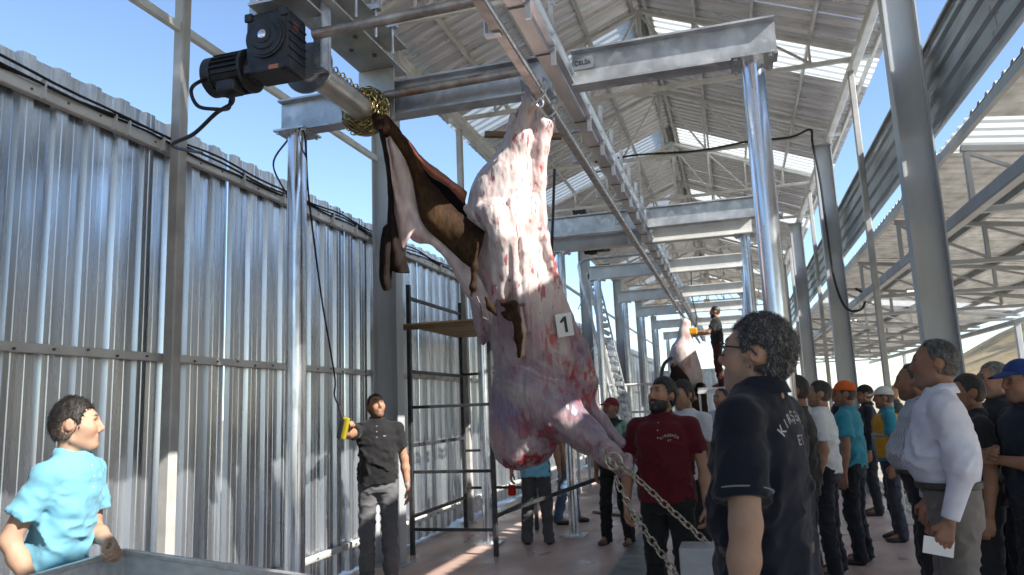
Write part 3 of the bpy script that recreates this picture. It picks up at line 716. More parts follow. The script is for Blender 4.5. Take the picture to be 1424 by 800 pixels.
# ------------------------------------------------------------------ implicit surfaces -> mesh
def smin(a, b, k): 
    h = np.clip(k-np.abs(a-b), 0, None)/k; return np.minimum(a, b)-h*h*k*.25
class SDF:
    """list of blended primitives; meshed by surface nets"""
    def __init__(s, k=.03): s.p = []; s.k = k
    def cone(s, a, b, ra, rb, k=None, op='u'): s.p.append(('cone', np.array(a, float), np.array(b, float), ra, rb, s.k if k is None else k, op)); return s
    def chain(s, pts, rs, k=None):
        for i in range(len(pts)-1): s.cone(pts[i], pts[i+1], rs[i], rs[i+1], k)
        return s
    def ball(s, c, r, R=None, k=None, op='u'):
        r = (r, r, r) if np.isscalar(r) else r
        s.p.append(('ell', np.array(c, float), np.array(r, float), np.eye(3) if R is None else np.array(R, float), None, s.k if k is None else k, op)); return s
    def loft(s, rows, k=None, ex=2.3, op='u', R=None, c=None):
        """rows: (z, cx, cy, rx, ry) elliptical sections; flat ends"""
        s.p.append(('loft', np.array(rows, float), ex, None if R is None else np.array(R, float), None if c is None else np.array(c, float), s.k if k is None else k, op)); return s
    def cuff(s, a, b, ra, rb, k=None): s.p.append(('cuff', np.array(a, float), np.array(b, float), ra, rb, s.k if k is None else k, 'u')); return s
    def plane(s, n, d, k=.01): s.p.append(('plane', np.array(n, float), d, None, None, k, 'i')); return s     # keep n.p < d
    def bounds(s):
        lo = np.full(3, 1e9); hi = -lo
        for p in s.p:
            if p[6] != 'u': continue
            l, h = s.bb(p); lo = np.minimum(lo, l); hi = np.maximum(hi, h)
        return lo, hi
    def bb(s, p):
        if p[0] in ('cone', 'cuff'): return np.minimum(p[1]-p[3], p[2]-p[4]), np.maximum(p[1]+p[3], p[2]+p[4])
        if p[0] == 'ell': r = p[2].max() if not np.allclose(p[3], np.eye(3)) else p[2]; return p[1]-r, p[1]+r
        if p[0] == 'loft':
            q = p[1]; lo = np.array([(q[:, 1]-q[:, 3]).min(), (q[:, 2]-q[:, 4]).min(), q[:, 0].min()]); hi = np.array([(q[:, 1]+q[:, 3]).max(), (q[:, 2]+q[:, 4]).max(), q[:, 0].max()])
            if p[3] is not None:
                cs = np.array([[(lo, hi)[i][0], (lo, hi)[j][1], (lo, hi)[k][2]] for i in (0, 1) for j in (0, 1) for k in (0, 1)])@p[3].T+p[4]
                lo, hi = cs.min(0), cs.max(0)
            return lo, hi
        return np.full(3, -1e9), np.full(3, 1e9)
    def dist(s, p, X, Y, Z):
        if p[0] in ('cone', 'cuff'):
            a, b, ra, rb = p[1:5]; d = b-a; L2 = max(d@d, 1e-9); L = math.sqrt(L2)
            dx, dy, dz = X-a[0], Y-a[1], Z-a[2]
            t0 = (dx*d[0]+dy*d[1]+dz*d[2])/L2; t = np.clip(t0, 0, 1)
            q = np.sqrt((dx-t*d[0])**2+(dy-t*d[1])**2+(dz-t*d[2])**2)-(ra+(rb-ra)*t)
            if p[0] == 'cuff': q = np.maximum(q, (t0-1)*L)
            return q
        if p[0] == 'ell':
            R = p[3]; dx, dy, dz = X-p[1][0], Y-p[1][1], Z-p[1][2]; r = p[2]
            u = (R[0, 0]*dx+R[1, 0]*dy+R[2, 0]*dz)/r[0]; v_ = (R[0, 1]*dx+R[1, 1]*dy+R[2, 1]*dz)/r[1]; w_ = (R[0, 2]*dx+R[1, 2]*dy+R[2, 2]*dz)/r[2]
            k0 = np.sqrt(u*u+v_*v_+w_*w_); k1 = np.sqrt((u/r[0])**2+(v_/r[1])**2+(w_/r[2])**2)+1e-9
            return k0*(k0-1)/k1
        if p[0] == 'loft':
            q, ex, R, c = p[1:5]
            if R is not None:
                dx, dy, dz = X-c[0], Y-c[1], Z-c[2]
                X = R[0, 0]*dx+R[1, 0]*dy+R[2, 0]*dz; Y = R[0, 1]*dx+R[1, 1]*dy+R[2, 1]*dz; Z = R[0, 2]*dx+R[1, 2]*dy+R[2, 2]*dz
            zz = np.linspace(q[0, 0], q[-1, 0], 64)
            def cub(col):       # smooth interpolation along z
                m = np.gradient(q[:, col], q[:, 0]); i = np.clip(np.searchsorted(q[:, 0], zz)-1, 0, len(q)-2); h = q[i+1, 0]-q[i, 0]; t = (zz-q[i, 0])/h
                return (2*t**3-3*t**2+1)*q[i, col]+(t**3-2*t**2+t)*h*m[i]+(-2*t**3+3*t**2)*q[i+1, col]+(t**3-t**2)*h*m[i+1]
            cx, cy, rx, ry = [np.interp(Z, zz, cub(i)) for i in (1, 2, 3, 4)]
            e = (np.abs((X-cx)/rx)**ex+np.abs((Y-cy)/ry)**ex)**(1/ex)
            d = (e-1)*np.minimum(rx, ry)
            return np.maximum(d, np.maximum(q[0, 0]-Z, Z-q[-1, 0]))
        if p[0] == 'plane': n = p[1]; return X*n[0]+Y*n[1]+Z*n[2]-p[2]
    def mesh(s, h, noise=None, box=None, skip=None):
        lo, hi = s.bounds() if box is None else box
        pad = 2.5*h+(.035 if noise is not None else 0); lo = np.array(lo)-pad; hi = np.array(hi)+pad
        ax = [np.arange(lo[i], hi[i]+h, h, dtype=np.float32) for i in range(3)]
        n = [len(a) for a in ax]; D = np.full(n, 1.0, np.float32)
        for p in s.p:
            k = max(p[5], 1e-4); l, u = s.bb(p); m = k+2.5*h
            i0 = [int(np.clip(np.searchsorted(ax[i], l[i]-m)-1, 0, n[i]-1)) for i in range(3)]; i1 = [int(np.clip(np.searchsorted(ax[i], u[i]+m)+1, 0, n[i])) for i in range(3)]
            if p[6] == 'i': i0 = [0, 0, 0]; i1 = n
            if min(i1[i]-i0[i] for i in range(3)) <= 0: continue
            sl = tuple(slice(i0[i], i1[i]) for i in range(3))
            X = ax[0][sl[0]][:, None, None]; Y = ax[1][sl[1]][None, :, None]; Z = ax[2][sl[2]][None, None, :]
            d = s.dist(p, X, Y, Z); d = np.broadcast_to(d, D[sl].shape)
            if p[6] == 'u': D[sl] = smin(D[sl], d, k)
            elif p[6] == 's': D[sl] = -smin(-D[sl], d, k)
            else: D[sl] = -smin(-D[sl], -d, k)
        if noise is not None:
            act = np.abs(D) < 4*h; idx = np.nonzero(act); D[act] += noise(ax[0][idx[0]], ax[1][idx[1]], ax[2][idx[2]])
        if skip is not None:
            sk_lo, sk_hi = skip
        I = D < 0
        cnt = np.zeros([q-1 for q in n], np.uint8)
        for a in (0, 1):
            for b in (0, 1):
                for c in (0, 1): cnt += I[a:n[0]-1+a, b:n[1]-1+b, c:n[2]-1+c]
        act = (cnt > 0) & (cnt < 8); ci = np.stack(np.nonzero(act), 1)
        if len(ci) == 0: return np.zeros((0, 3)), np.zeros((0, 4), int)
        num = np.zeros((len(ci), 3)); den = np.zeros(len(ci))
        corners = [(a, b, c) for a in (0, 1) for b in (0, 1) for c in (0, 1)]
        val = {c: D[ci[:, 0]+c[0], ci[:, 1]+c[1], ci[:, 2]+c[2]] for c in corners}
        for c in corners:
            for axi in range(3):
                if c[axi] == 0:
                    e = list(c); e[axi] = 1; e = tuple(e); va, vb = val[c], val[e]; m = (va < 0) != (vb < 0)
                    t = np.where(m, va/np.where(m, va-vb, 1), 0)
                    for j in range(3): num[:, j] += m*(c[j]+(t if j == axi else 0))
                    den += m
        V = (ci+num/den[:, None]); V = np.stack([lo[i]+V[:, i]*h for i in range(3)], 1)
        im = np.full(cnt.shape, -1, np.int32); im[tuple(ci.T)] = np.arange(len(ci)); Q = []
        for axi in range(3):
            s0 = [slice(1, -1)]*3; s1 = [slice(1, -1)]*3; s0[axi] = slice(0, -1); s1[axi] = slice(1, None)
            A, B = I[tuple(s0)], I[tuple(s1)]; ch = np.stack(np.nonzero(A != B), 1)
            if len(ch) == 0: continue
            ins = A[tuple(ch.T)]; base = ch.copy()
            for j in range(3):
                if j != axi: base[:, j] += 1
            u, v_ = (axi+1) % 3, (axi+2) % 3
            def cell(du, dv):
                q = base.copy(); q[:, u] -= du; q[:, v_] -= dv; return im[tuple(q.T)]
            q = np.stack([cell(1, 1), cell(0, 1), cell(0, 0), cell(1, 0)], 1)
            q[~ins] = q[~ins][:, ::-1]; Q.append(q[(q >= 0).all(1)])
        return V, np.concatenate(Q)
def np_mesh(name, V, Q, m=None, col=None, smooth=True):
    me = bpy.data.meshes.new(name); nq = len(Q); k = Q.shape[1]
    me.vertices.add(len(V)); me.vertices.foreach_set('co', np.ascontiguousarray(V, np.float32).ravel())
    me.loops.add(nq*k); me.loops.foreach_set('vertex_index', np.ascontiguousarray(Q, np.int32).ravel())
    me.polygons.add(nq); me.polygons.foreach_set('loop_start', np.arange(nq, dtype=np.int32)*k)
    me.update(calc_edges=True); me.validate()
    if smooth: me.shade_smooth()
    if m is not None: me.materials.append(m)
    if col is not None:
        a = me.color_attributes.new('Col', 'FLOAT_COLOR', 'POINT')
        c = np.ones((len(V), 4), np.float32); c[:, :3] = col; a.data.foreach_set('color', c.ravel())
    return me
def normals(V, Q):
    n = np.cross(V[Q[:, 2]]-V[Q[:, 0]], V[Q[:, 3]]-V[Q[:, 1]]); N = np.zeros_like(V)
    for i in range(4): np.add.at(N, Q[:, i], n)
    return N/(np.linalg.norm(N, axis=1, keepdims=True)+1e-12)
_pr = np.random.RandomState(3).rand(4096).astype(np.float32)
def vnoise(x, y, z):
    xi, yi, zi = np.floor(x).astype(int), np.floor(y).astype(int), np.floor(z).astype(int)
    fx, fy, fz = x-xi, y-yi, z-zi; fx, fy, fz = [t*t*(3-2*t) for t in (fx, fy, fz)]
    def hsh(a, b, c): return _pr[(a*73+b*1259+c*389) & 4095]
    r = 0
    for a in (0, 1):
        for b in (0, 1):
            for c in (0, 1):
                r = r+hsh(xi+a, yi+b, zi+c)*(fx if a else 1-fx)*(fy if b else 1-fy)*(fz if c else 1-fz)
    return r*2-1
def fbm(P_, f, o=3):
    r = 0; a = 1
    for i in range(o): r = r+a*vnoise(P_[:, 0]*f+i*17.3, P_[:, 1]*f+i*5.1, P_[:, 2]*f+i*9.7); f *= 2; a *= .5
    return r/1.75
def px(V):                                # where points of the place stand in the photo (used to lay out the carcass' colouring and painted shade)
    q = (V-np.array([0, 0, CAM_H])) @ CM.T; return 712+F_PX*q[:, 0]/q[:, 2], 400-F_PX*q[:, 1]/q[:, 2], q[:, 2]
def blob(X, Y, cx, cy, rx, ry, ang=0):
    c, s = math.cos(R_(ang)), math.sin(R_(ang)); u = ((X-cx)*c+(Y-cy)*s)/rx; v = (-(X-cx)*s+(Y-cy)*c)/ry
    return np.clip(1.35-np.sqrt(u*u+v*v), 0, 1)
def mixc(col, c, w): w = np.clip(w, 0, 1)[:, None]; return col*(1-w)+np.array(c)*w
# ------------------------------------------------------------------ near carcass
FLESH = lambda: mat('flesh', (.6, .5, .5), 0, .34, .07, 30, (1, 1, .3), .25, 55, (1, 1, .35), .1, attr='Col', bdist=.006, sss=.05, spots=((.30, .05, .045), 34, .66, (1, 1, .6)))
HIDE = lambda: mat('hide_hair', (.1, .06, .03), 0, .8, .25, 60, (1, 1, .3), .35, 160, (1, 1, .3), .1, attr='Col', bdist=.006, spec=.12)
CARC = thing('ox_carcass', 'big half skinned ox carcass with a number card, hung by both hind legs in front', 'carcass', tuple(P(730, 380, 5.05)))
CO = np.array(CARC.location)
s = SDF(.06)
def Q(x, y, dd=0): return P(x, y, 5.0+dd)
U = 1/208.6
# hind legs
s.chain([Q(737, 137), Q(731, 160), Q(722, 195, .02), Q(712, 235, .05)], [.043, .045, .075, .12])
s.chain([Q(735, 131), Q(740, 142)], [.03, .05], .03); s.ball(Q(735, 130), .026, k=.02)
s.chain([Q(713, 163, .03), Q(706, 192, .05), Q(696, 225, .07)], [.02, .022, .03], .02)
s.chain([Q(758, 176, .02), Q(752, 205, .03), Q(747, 250, .04), Q(745, 310, .06)], [.058, .05, .06, .07], .04); s.ball(Q(764, 173, .02), .035, k=.02); s.ball(Q(752, 168, .01), .028, k=.02)
s.cone(Q(742, 178, -.06), Q(738, 232, -.10), .03, .012, .02, 's'); s.cone(Q(743, 176, .06), Q(740, 222, .04), .026, .012, .02, 's'); s.cone(Q(737, 215, -.10), Q(733, 275, -.17), .022, .016, .03, 's')
s.chain([Q(740, 190, .08), Q(733, 235, .1)], [.025, .03], .03)
# rump and trunk
RV = np.stack([CM[0], CM[2], CM[1]], 1)
def ell(x, y, rx, ry, rd, ang=0, dd=0, k=.09):
    a = R_(ang); c, sn = math.cos(a), math.sin(a)
    ex = CM[0]*c-CM[1]*sn; ey = CM[0]*sn+CM[1]*c
    s.ball(Q(x, y, dd), (rx*U, rd, ry*U), np.stack([ex, CM[2], ey], 1), k=k)
ell(697, 285, 48, 72, .22, 12, .12); ell(722, 325, 34, 80, .22, 0, .12)
ell(715, 370, 56, 90, .26, -8, .16); ell(735, 440, 57, 90, .27, -8, .17)
ell(748, 500, 62, 85, .27, -8, .18); ell(735, 560, 56, 75, .24, 5, .17); ell(720, 605, 38, 45, .17, 10, .13)
ell(800, 520, 27, 60, .18, -14, .2, .05); ell(745, 600, 30, 46, .15, 0, .14)
ell(663, 395, 14, 90, .10, -6, .26, .08)
# shoulder and tied foreleg
ell(755, 560, 62, 36, .16, 35, .02, .07)
s.chain([Q(780, 578, -.02), Q(815, 605, -.12), Q(845, 632, -.28), Q(866, 649, -.38)], [.15, .105, .067, .055], .06)
s.ball(Q(872, 638, -.38), .03, k=.02); s.ball(Q(864, 657, -.38), .028, k=.015); s.cone(Q(858, 640, -.36), Q(872, 652, -.40), .02, .03, .02)
s.chain([Q(803, 545, .16), Q(838, 590, .1), Q(862, 615, .05)], [.07, .055, .04], .04)
# neck stump, hanging flanks and folds
s.chain([Q(728, 615, .1), Q(718, 626, .08)], [.15, .12], .06)
s.chain([Q(692, 636, .06), Q(706, 645, .03), Q(735, 638, .0), Q(764, 626, .03)], [.018, .02, .02, .022], .02)
s.chain([Q(672, 292, -.05), Q(688, 300, -.10), Q(700, 330, -.13), Q(703, 380, -.14), Q(699, 412, -.13)], [.06, .10, .085, .045, .03], .035)
s.chain([Q(712, 280, -.12), Q(714, 330, -.175), Q(717, 390, -.18), Q(722, 420, -.16)], [.03, .032, .026, .018], .015)
s.chain([Q(722, 300, -.12), Q(728, 350, -.165), Q(730, 410, -.16), Q(735, 460, -.13)], [.03, .026, .022, .016], .015)
s.chain([Q(690, 340, -.1), Q(690, 400, -.11), Q(686, 425, -.1)], [.05, .03, .015], .03)
s.chain([Q(752, 255, .0), Q(757, 330, -.02), Q(772, 390, .02), Q(790, 440, .05), Q(808, 480, .08), Q(823, 530, .1), Q(820, 560, .1)], [.03, .035, .035, .035, .04, .045, .035], .03)
s.chain([Q(650, 290, .05), Q(662, 300, .0)], [.03, .05], .03)
s.ball(Q(765, 375, -.19), .035, k=.05, op='s')
s.cone(Q(738, 300, -.16), Q(752, 390, -.14), .03, .035, .04, 's'); s.cone(Q(778, 455, -.14), Q(812, 548, -.05), .035, .035, .03, 's'); s.cone(Q(748, 440, -.21), Q(764, 500, -.2), .022, .02, .03, 's'); s.cone(Q(700, 520, -.19), Q(752, 560, -.2), .014, .014, .04, 's'); s.cone(Q(712, 600, -.13), Q(768, 590, -.17), .02, .018, .035, 's')
s.cone(Q(690, 545, -.12), Q(722, 560, -.16), .025, .025, .05, 's'); s.cone(Q(765, 600, -.14), Q(785, 618, -.16), .02, .02, .03, 's')
s.cone(Q(662, 470, -.02), Q(735, 535, -.2), .02, .025, .06, 's')
def cnoise(x, y, z):
    q = np.stack([x*1.6, y*1.6, z*.8], 1)
    return .013*fbm(q, 5, 3)+.006*fbm(np.stack([x*2, y*2, z*.55], 1), 20, 3)
V, F = s.mesh(.0055, cnoise)
N = normals(V, F); X, Y, Dp = px(V); CV, CF = V, F

# colours of fat, membrane and muscle, streaked along the way the muscles run; shade painted in below
n1 = fbm(V*np.array([1.6, 1.6, .7]), 9, 4); n2 = fbm(V*np.array([2, 2, .5])+7, 22, 3); n3 = fbm(V*np.array([3, 3, .6])+3, 14, 3); n3b = fbm(V*np.array([1.4, 1.4, 1])+11, 26, 3)
lat = (V-CO) @ CM[0]; ver = (V-CO) @ CM[1]; dpt = (V-CO) @ CM[2]
lw = np.clip((Y-470)/70, 0, 1)
ang_ = R_(90)-R_(52)*lw                                     # fibres: along the body above, slanting towards the foreleg below
along = lat*np.cos(ang_)-ver*np.sin(ang_); across = lat*np.sin(ang_)+ver*np.cos(ang_)
wv = .03*n1
st1 = fbm(np.stack([along*5, (across+wv*1.6)*24, dpt*8], 1), 1, 4); st2 = fbm(np.stack([along*9+3, (across+wv)*80, dpt*12], 1), 1, 3)
big = fbm(np.stack([along*3+9, across*6.5+.8*n1, dpt*4], 1), 1, 4)
col = np.tile(np.array([.66, .575, .555]), (len(V), 1))
col = mixc(col, (.60, .40, .38), np.clip(st1*1.5-.25, 0, .7)); col = mixc(col, (.52, .24, .22), np.clip(st2*1.9-.62+.4*big, 0, .6)*.8)
low = np.clip((Y-392-.12*(X-700))/70, 0, 1)  # lower body: shade under the sun line painted in with the purple membrane
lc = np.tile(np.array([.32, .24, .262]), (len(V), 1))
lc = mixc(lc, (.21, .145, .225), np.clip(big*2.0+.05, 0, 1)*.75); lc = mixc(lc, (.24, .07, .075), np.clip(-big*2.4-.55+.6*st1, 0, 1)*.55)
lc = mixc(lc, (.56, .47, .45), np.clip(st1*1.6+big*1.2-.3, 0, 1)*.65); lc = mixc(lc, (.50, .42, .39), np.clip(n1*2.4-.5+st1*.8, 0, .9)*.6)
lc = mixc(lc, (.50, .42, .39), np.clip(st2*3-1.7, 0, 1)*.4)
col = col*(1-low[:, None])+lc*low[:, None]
rg = 1-np.abs(fbm(V*np.array([1.3, 1.3, .8])+21, 11, 3))*2; rg2 = 1-np.abs(fbm(V*np.array([1.6, 1.6, .6])+33, 24, 2))*2
col = mixc(col, (.34, .06, .06), np.clip((rg-.88)*9, 0, 1)*(.30+.12*low)*np.clip(.5+big*2, 0, 1)); col = mixc(col, (.22, .04, .06), np.clip((rg2-.95)*9, 0, 1)*low*.2)
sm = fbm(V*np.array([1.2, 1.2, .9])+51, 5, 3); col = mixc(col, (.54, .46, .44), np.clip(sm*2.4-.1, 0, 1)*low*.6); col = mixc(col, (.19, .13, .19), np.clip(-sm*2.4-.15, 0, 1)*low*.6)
def red(x, y, rx, ry, a, c=(.36, .035, .04), st=1.0, th=.0):
    global col
    col = mixc(col, c, np.clip(blob(X, Y, x+14*n3b, y+20*n1, rx, ry, a)*1.5+n2*.8+n3*.55-(.62 if y < 425 else .38)-th, 0, 1)*st*(.5 if y < 425 and rx*ry < 900 and st < .9 else .95)*np.clip(1-(Dp-5.12)*3, 0.15, 1))
for r_ in [(750, 225, 9, 48, 4, (.55, .09, .09), .8), (760, 180, 14, 13, 0, (.55, .16, .15), .7), (740, 150, 5, 7, 0, (.45, .06, .06), .8),
           (743, 312, 8, 26, 15, (.48, .08, .09), .8), (775, 372, 6, 42, -22, (.36, .03, .04), 1), (780, 392, 6, 22, -30, (.3, .02, .03), 1), (756, 320, 5, 20, -10),
           (700, 268, 16, 22, 20, (.42, .33, .42), .55), (692, 240, 10, 22, 25, (.40, .28, .34), .5),
           (733, 330, 4, 60, -3, (.52, .12, .12), .55), (713, 345, 3, 60, -2, (.55, .16, .15), .5), (676, 385, 9, 34, 0, (.55, .14, .13), .55), (690, 405, 12, 16, 0, (.5, .1, .1), .5),
           (769, 465, 7, 20, -15, (.34, .03, .04), .95), (797, 512, 10, 20, 15, (.26, .04, .05), .95), (823, 525, 6, 40, -8, (.30, .025, .035), 1), (816, 556, 9, 14, 30, (.3, .03, .04), .9),
           (758, 530, 7, 10, 0, (.38, .12, .12), .9), (745, 465, 16, 30, -20, (.44, .26, .31), .5), (700, 455, 24, 44, 0, (.26, .16, .20), .6), (725, 500, 14, 26, 35, (.24, .13, .17), .5), (796, 470, 8, 26, -14, (.30, .17, .21), .6), (758, 500, 9, 18, 0, (.30, .10, .11), .7),
           (704, 575, 28, 24, 15, (.20, .155, .29), .85), (690, 520, 9, 30, -6, (.24, .16, .24), .6), (735, 600, 26, 10, 25, (.27, .07, .11), .85), (760, 603, 20, 8, -10, (.25, .05, .07), .9), (722, 585, 30, 6, 20, (.30, .1, .14), .7),
           (704, 648, 26, 7, -8, (.20, .012, .014), 1), (738, 640, 30, 6, -15, (.26, .015, .018), 1), (768, 626, 9, 9, 0, (.5, .02, .02), 1),
           (812, 612, 20, 5, 35, (.26, .05, .09), .85), (823, 618, 12, 3, 40, (.22, .04, .07), .85), (846, 650, 12, 7, 40, (.42, .13, .12), .7), (800, 555, 20, 5, 40, (.3, .05, .07), .9),
           (690, 610, 8, 30, 0, (.42, .2, .22), .6), (672, 500, 5, 26, -8, (.5, .16, .16), .6), (775, 575, 26, 5, 45, (.42, .2, .22), .5), (660, 300, 6, 9, 0, (.5, .1, .1), .6)]:
    red(*r_)
col = mixc(col, (.46, .39, .35), blob(X, Y, 785, 585, 46, 13, 38)*.6*np.clip(.8+st1*1.5, .2, 1)); col = mixc(col, (.42, .37, .35), blob(X, Y, 712, 545, 50, 12, 38)*.7*np.clip(.7+st1*1.5, .1, 1))
col = mixc(col, (.45, .40, .39), blob(X, Y, 705, 500, 10, 34, 40)*.35); col = mixc(col, (.48, .42, .39), blob(X, Y, 785, 480, 7, 30, -20)*.4)
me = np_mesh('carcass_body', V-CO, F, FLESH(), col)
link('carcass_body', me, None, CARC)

# the pulled hide: a thick sheet through rails laid from the winch to the flank
def rails_mesh(name, rails, cols, nu, nv, thick, nz, m, parent, org, back=None):
    R0 = [np.array(catmull(r, nu)) for r in rails]; G = []
    L_ = len(R0[0])
    for i in range(L_): G.append(catmull([r[i] for r in R0], nv))
    G = np.array(G); n0, n1_ = G.shape[:2]
    Cc = np.array([np.interp(np.linspace(0, len(rails)-1, n1_), range(len(rails)), [c[k] for c in cols]) for k in range(3)]).T
    P0 = G.reshape(-1, 3); du = np.gradient(G, axis=0); dv = np.gradient(G, axis=1); Nn = np.cross(du, dv).reshape(-1, 3); Nn /= np.linalg.norm(Nn, axis=1, keepdims=True)+1e-9
    if (Nn@CM[2]).mean() > 0: Nn = -Nn
    P0 = P0+Nn*(nz*fbm(P0*np.array([1, 1, .6]), 9, 3)+.5*nz*np.abs(fbm(P0*np.array([1.3, 1.3, .5])+4, 24, 2)))[:, None]
    c0_ = np.tile(Cc[None], (n0, 1, 1)).reshape(-1, 3); nn = fbm(P0, 18, 4)[:, None]
    c0_ = np.clip(c0_*(1+.55*nn), 0, 1); c0_ = mixc(c0_, (.42, .05, .05), np.clip(fbm(P0+5, 13, 3)*2.4-1.0, 0, .8)*(c0_.mean(1) > .25))
    Vv = np.concatenate([P0+Nn*thick/2, P0-Nn*thick/2]); Cv = np.concatenate([c0_, c0_ if back is None else np.tile(np.array(back), (len(P0), 1))])
    o = len(P0); fs = []
    for i in range(n0-1):
        for j in range(n1_-1):
            a = i*n1_+j; fs += [(a, a+1, a+n1_+1, a+n1_), (o+a, o+a+n1_, o+a+n1_+1, o+a+1)]
        for j in (0, n1_-1):
            a = i*n1_+j; q = (a, a+n1_, o+a+n1_, o+a); fs.append(q if j == 0 else q[::-1])
    for j in range(n1_-1):
        for i in (0, n0-1):
            a = i*n1_+j; q = (a+1, a, o+a, o+a+1); fs.append(q if i == 0 else q[::-1])
    return link(name, np_mesh(name, Vv-org, np.array(fs), m, Cv), None, parent)
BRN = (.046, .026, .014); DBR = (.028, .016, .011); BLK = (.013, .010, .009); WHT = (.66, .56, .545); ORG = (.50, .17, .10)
H0 = P(531, 172, 5.02)
def hq(l): return [P(*q) for q in l]
# reddish curled far edge
rails_mesh('hide_edge', [hq([(536, 166, 5.02), (566, 196, 5.04), (593, 226, 5.07), (621, 246, 5.1), (649, 268, 5.12)]), hq([(538, 172, 5.0), (568, 204, 5.01), (596, 234, 5.04), (623, 254, 5.07), (648, 275, 5.1)]),
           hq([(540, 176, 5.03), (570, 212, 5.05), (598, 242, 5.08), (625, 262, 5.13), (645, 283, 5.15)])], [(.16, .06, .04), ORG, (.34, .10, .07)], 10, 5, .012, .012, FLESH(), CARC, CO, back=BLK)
# inside of the fold, its shade painted as black
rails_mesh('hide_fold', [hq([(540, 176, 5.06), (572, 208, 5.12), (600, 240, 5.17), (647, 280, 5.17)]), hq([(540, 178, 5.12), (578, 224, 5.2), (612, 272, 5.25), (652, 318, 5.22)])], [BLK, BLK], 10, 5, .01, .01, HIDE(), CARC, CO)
# brown haired strip
rails_mesh('hide_strip', [hq([(541, 173, 5.0), (572, 206, 5.04), (593, 248, 5.06), (611, 266, 5.08), (638, 295, 5.04), (674, 322, 4.92)]), hq([(541, 177, 4.96), (571, 214, 4.98), (590, 258, 4.98), (606, 284, 4.97), (634, 314, 4.96), (670, 342, 4.87)]),
           hq([(541, 181, 4.95), (569, 220, 4.97), (586, 272, 4.97), (600, 302, 4.95), (628, 330, 4.96), (665, 358, 4.88)]), hq([(541, 184, 4.98), (567, 226, 5.0), (581, 280, 5.0), (590, 312, 4.98), (621, 341, 5.0), (661, 378, 4.92)])],
           [DBR, BRN, (.075, .042, .02), (.045, .025, .014)], 10, 6, .014, .016, HIDE(), CARC, CO, back=WHT)
# white inner skin between the strip and the dark flap, and the flank it pulls
rails_mesh('inner_skin', [hq([(543, 186, 4.99), (570, 228, 5.02), (586, 300, 5.03), (620, 336, 5.04), (666, 384, 5.0), (694, 446, 5.04)]), hq([(542, 190, 4.97), (560, 250, 4.97), (580, 316, 5.01), (612, 348, 5.04), (655, 404, 5.03), (688, 452, 5.08)]),
           hq([(541, 194, 5.0), (553, 270, 4.99), (571, 330, 5.04), (604, 342, 5.1), (642, 396, 5.1), (680, 452, 5.16)])], [WHT, WHT, (.60, .44, .43)], 10, 6, .014, .02, FLESH(), CARC, CO)
rails_mesh('inner_skin', [hq([(537, 190, 5.0), (553, 255, 4.99), (580, 310, 5.02)]), hq([(536, 192, 4.97), (550, 270, 4.94), (570, 330, 5.0)]), hq([(536, 192, 5.0), (548, 280, 4.98), (561, 346, 5.02)]), hq([(536, 192, 5.04), (545, 285, 5.03), (556, 356, 5.05)])],
           [WHT, (.62, .5, .48), (.6, .42, .4), (.5, .22, .2)], 12, 6, .014, .02, FLESH(), CARC, CO)
# dark hair flap hanging on the outside
rails_mesh('hide_flap', [hq([(533, 176, 4.98), (543, 235, 4.97), (550, 320, 4.97), (563, 352, 4.96), (569, 380, 4.97)]), hq([(530, 180, 4.94), (541, 240, 4.93), (546, 320, 4.92), (553, 362, 4.9), (557, 380, 4.92)]),
           hq([(527, 180, 4.97), (539, 245, 4.96), (540, 320, 4.95), (540, 366, 4.94), (545, 376, 4.95)])], [BLK, (.022, .014, .012), BLK], 10, 5, .016, .016, HIDE(), CARC, CO)
rails_mesh('hide_flap', [hq([(543, 310, 4.97), (547, 345, 4.95), (543, 385, 4.95), (543, 400, 4.96)]), hq([(539, 312, 4.93), (538, 350, 4.9), (536, 388, 4.91), (538, 404, 4.93)]), hq([(534, 318, 4.96), (529, 352, 4.94), (529, 388, 4.94), (534, 402, 4.95)])],
           [BLK, (.022, .014, .012), BLK], 10, 5, .016, .012, HIDE(), CARC, CO)
# knot where the hide is tied to the drum, tail and ear flaps on the belly
k_ = SDF(.02); k_.chain(hq([(522, 163, 5.0), (530, 172, 5.0), (537, 184, 4.98)]), [.03, .045, .035]); k_.chain(hq([(534, 166, 5.0), (550, 184, 5.0), (574, 212, 5.04)]), [.035, .03, .012])
V, F = k_.mesh(.008, lambda x, y, z: .008*fbm(np.stack([x, y, z], 1), 22, 3)); n1 = fbm(V, 20, 3)
link('hide_knot', np_mesh('hide_knot', V-CO, F, HIDE(), mixc(np.tile(np.array(DBR), (len(V), 1)), (.22, .10, .06), np.clip(n1+.2, 0, 1))), None, CARC)
for nm, pts, rs in (('hide_rag', [(664, 338, 4.86), (660, 372, 4.84), (658, 400, 4.84), (656, 411, 4.84)], [.01, .02, .022, .012]), ('skin_flap', [(676, 414, 4.8), (682, 428, 4.79), (690, 438, 4.8)], [.01, .022, .008]),
                    ('skin_flap', [(700, 422, 4.79), (712, 425, 4.77), (709, 440, 4.77), (699, 436, 4.78)], [.02, .034, .028, .012]), ('tail', [(712, 424, 4.79), (718, 445, 4.77), (721, 470, 4.77), (722, 496, 4.78)], [.028, .024, .026, .010])):
    k_ = SDF(.02); k_.chain(hq(pts), rs); V, F = k_.mesh(.007, lambda x, y, z: .007*fbm(np.stack([x, y, z], 1), 26, 3)); n1 = fbm(V, 24, 3)
    link(nm, np_mesh(nm, V-CO, F, HIDE(), mixc(np.tile(np.array(BRN)*.9, (len(V), 1)), (.22, .13, .075), np.clip(n1*1.5-.5, 0, .6))), None, CARC)
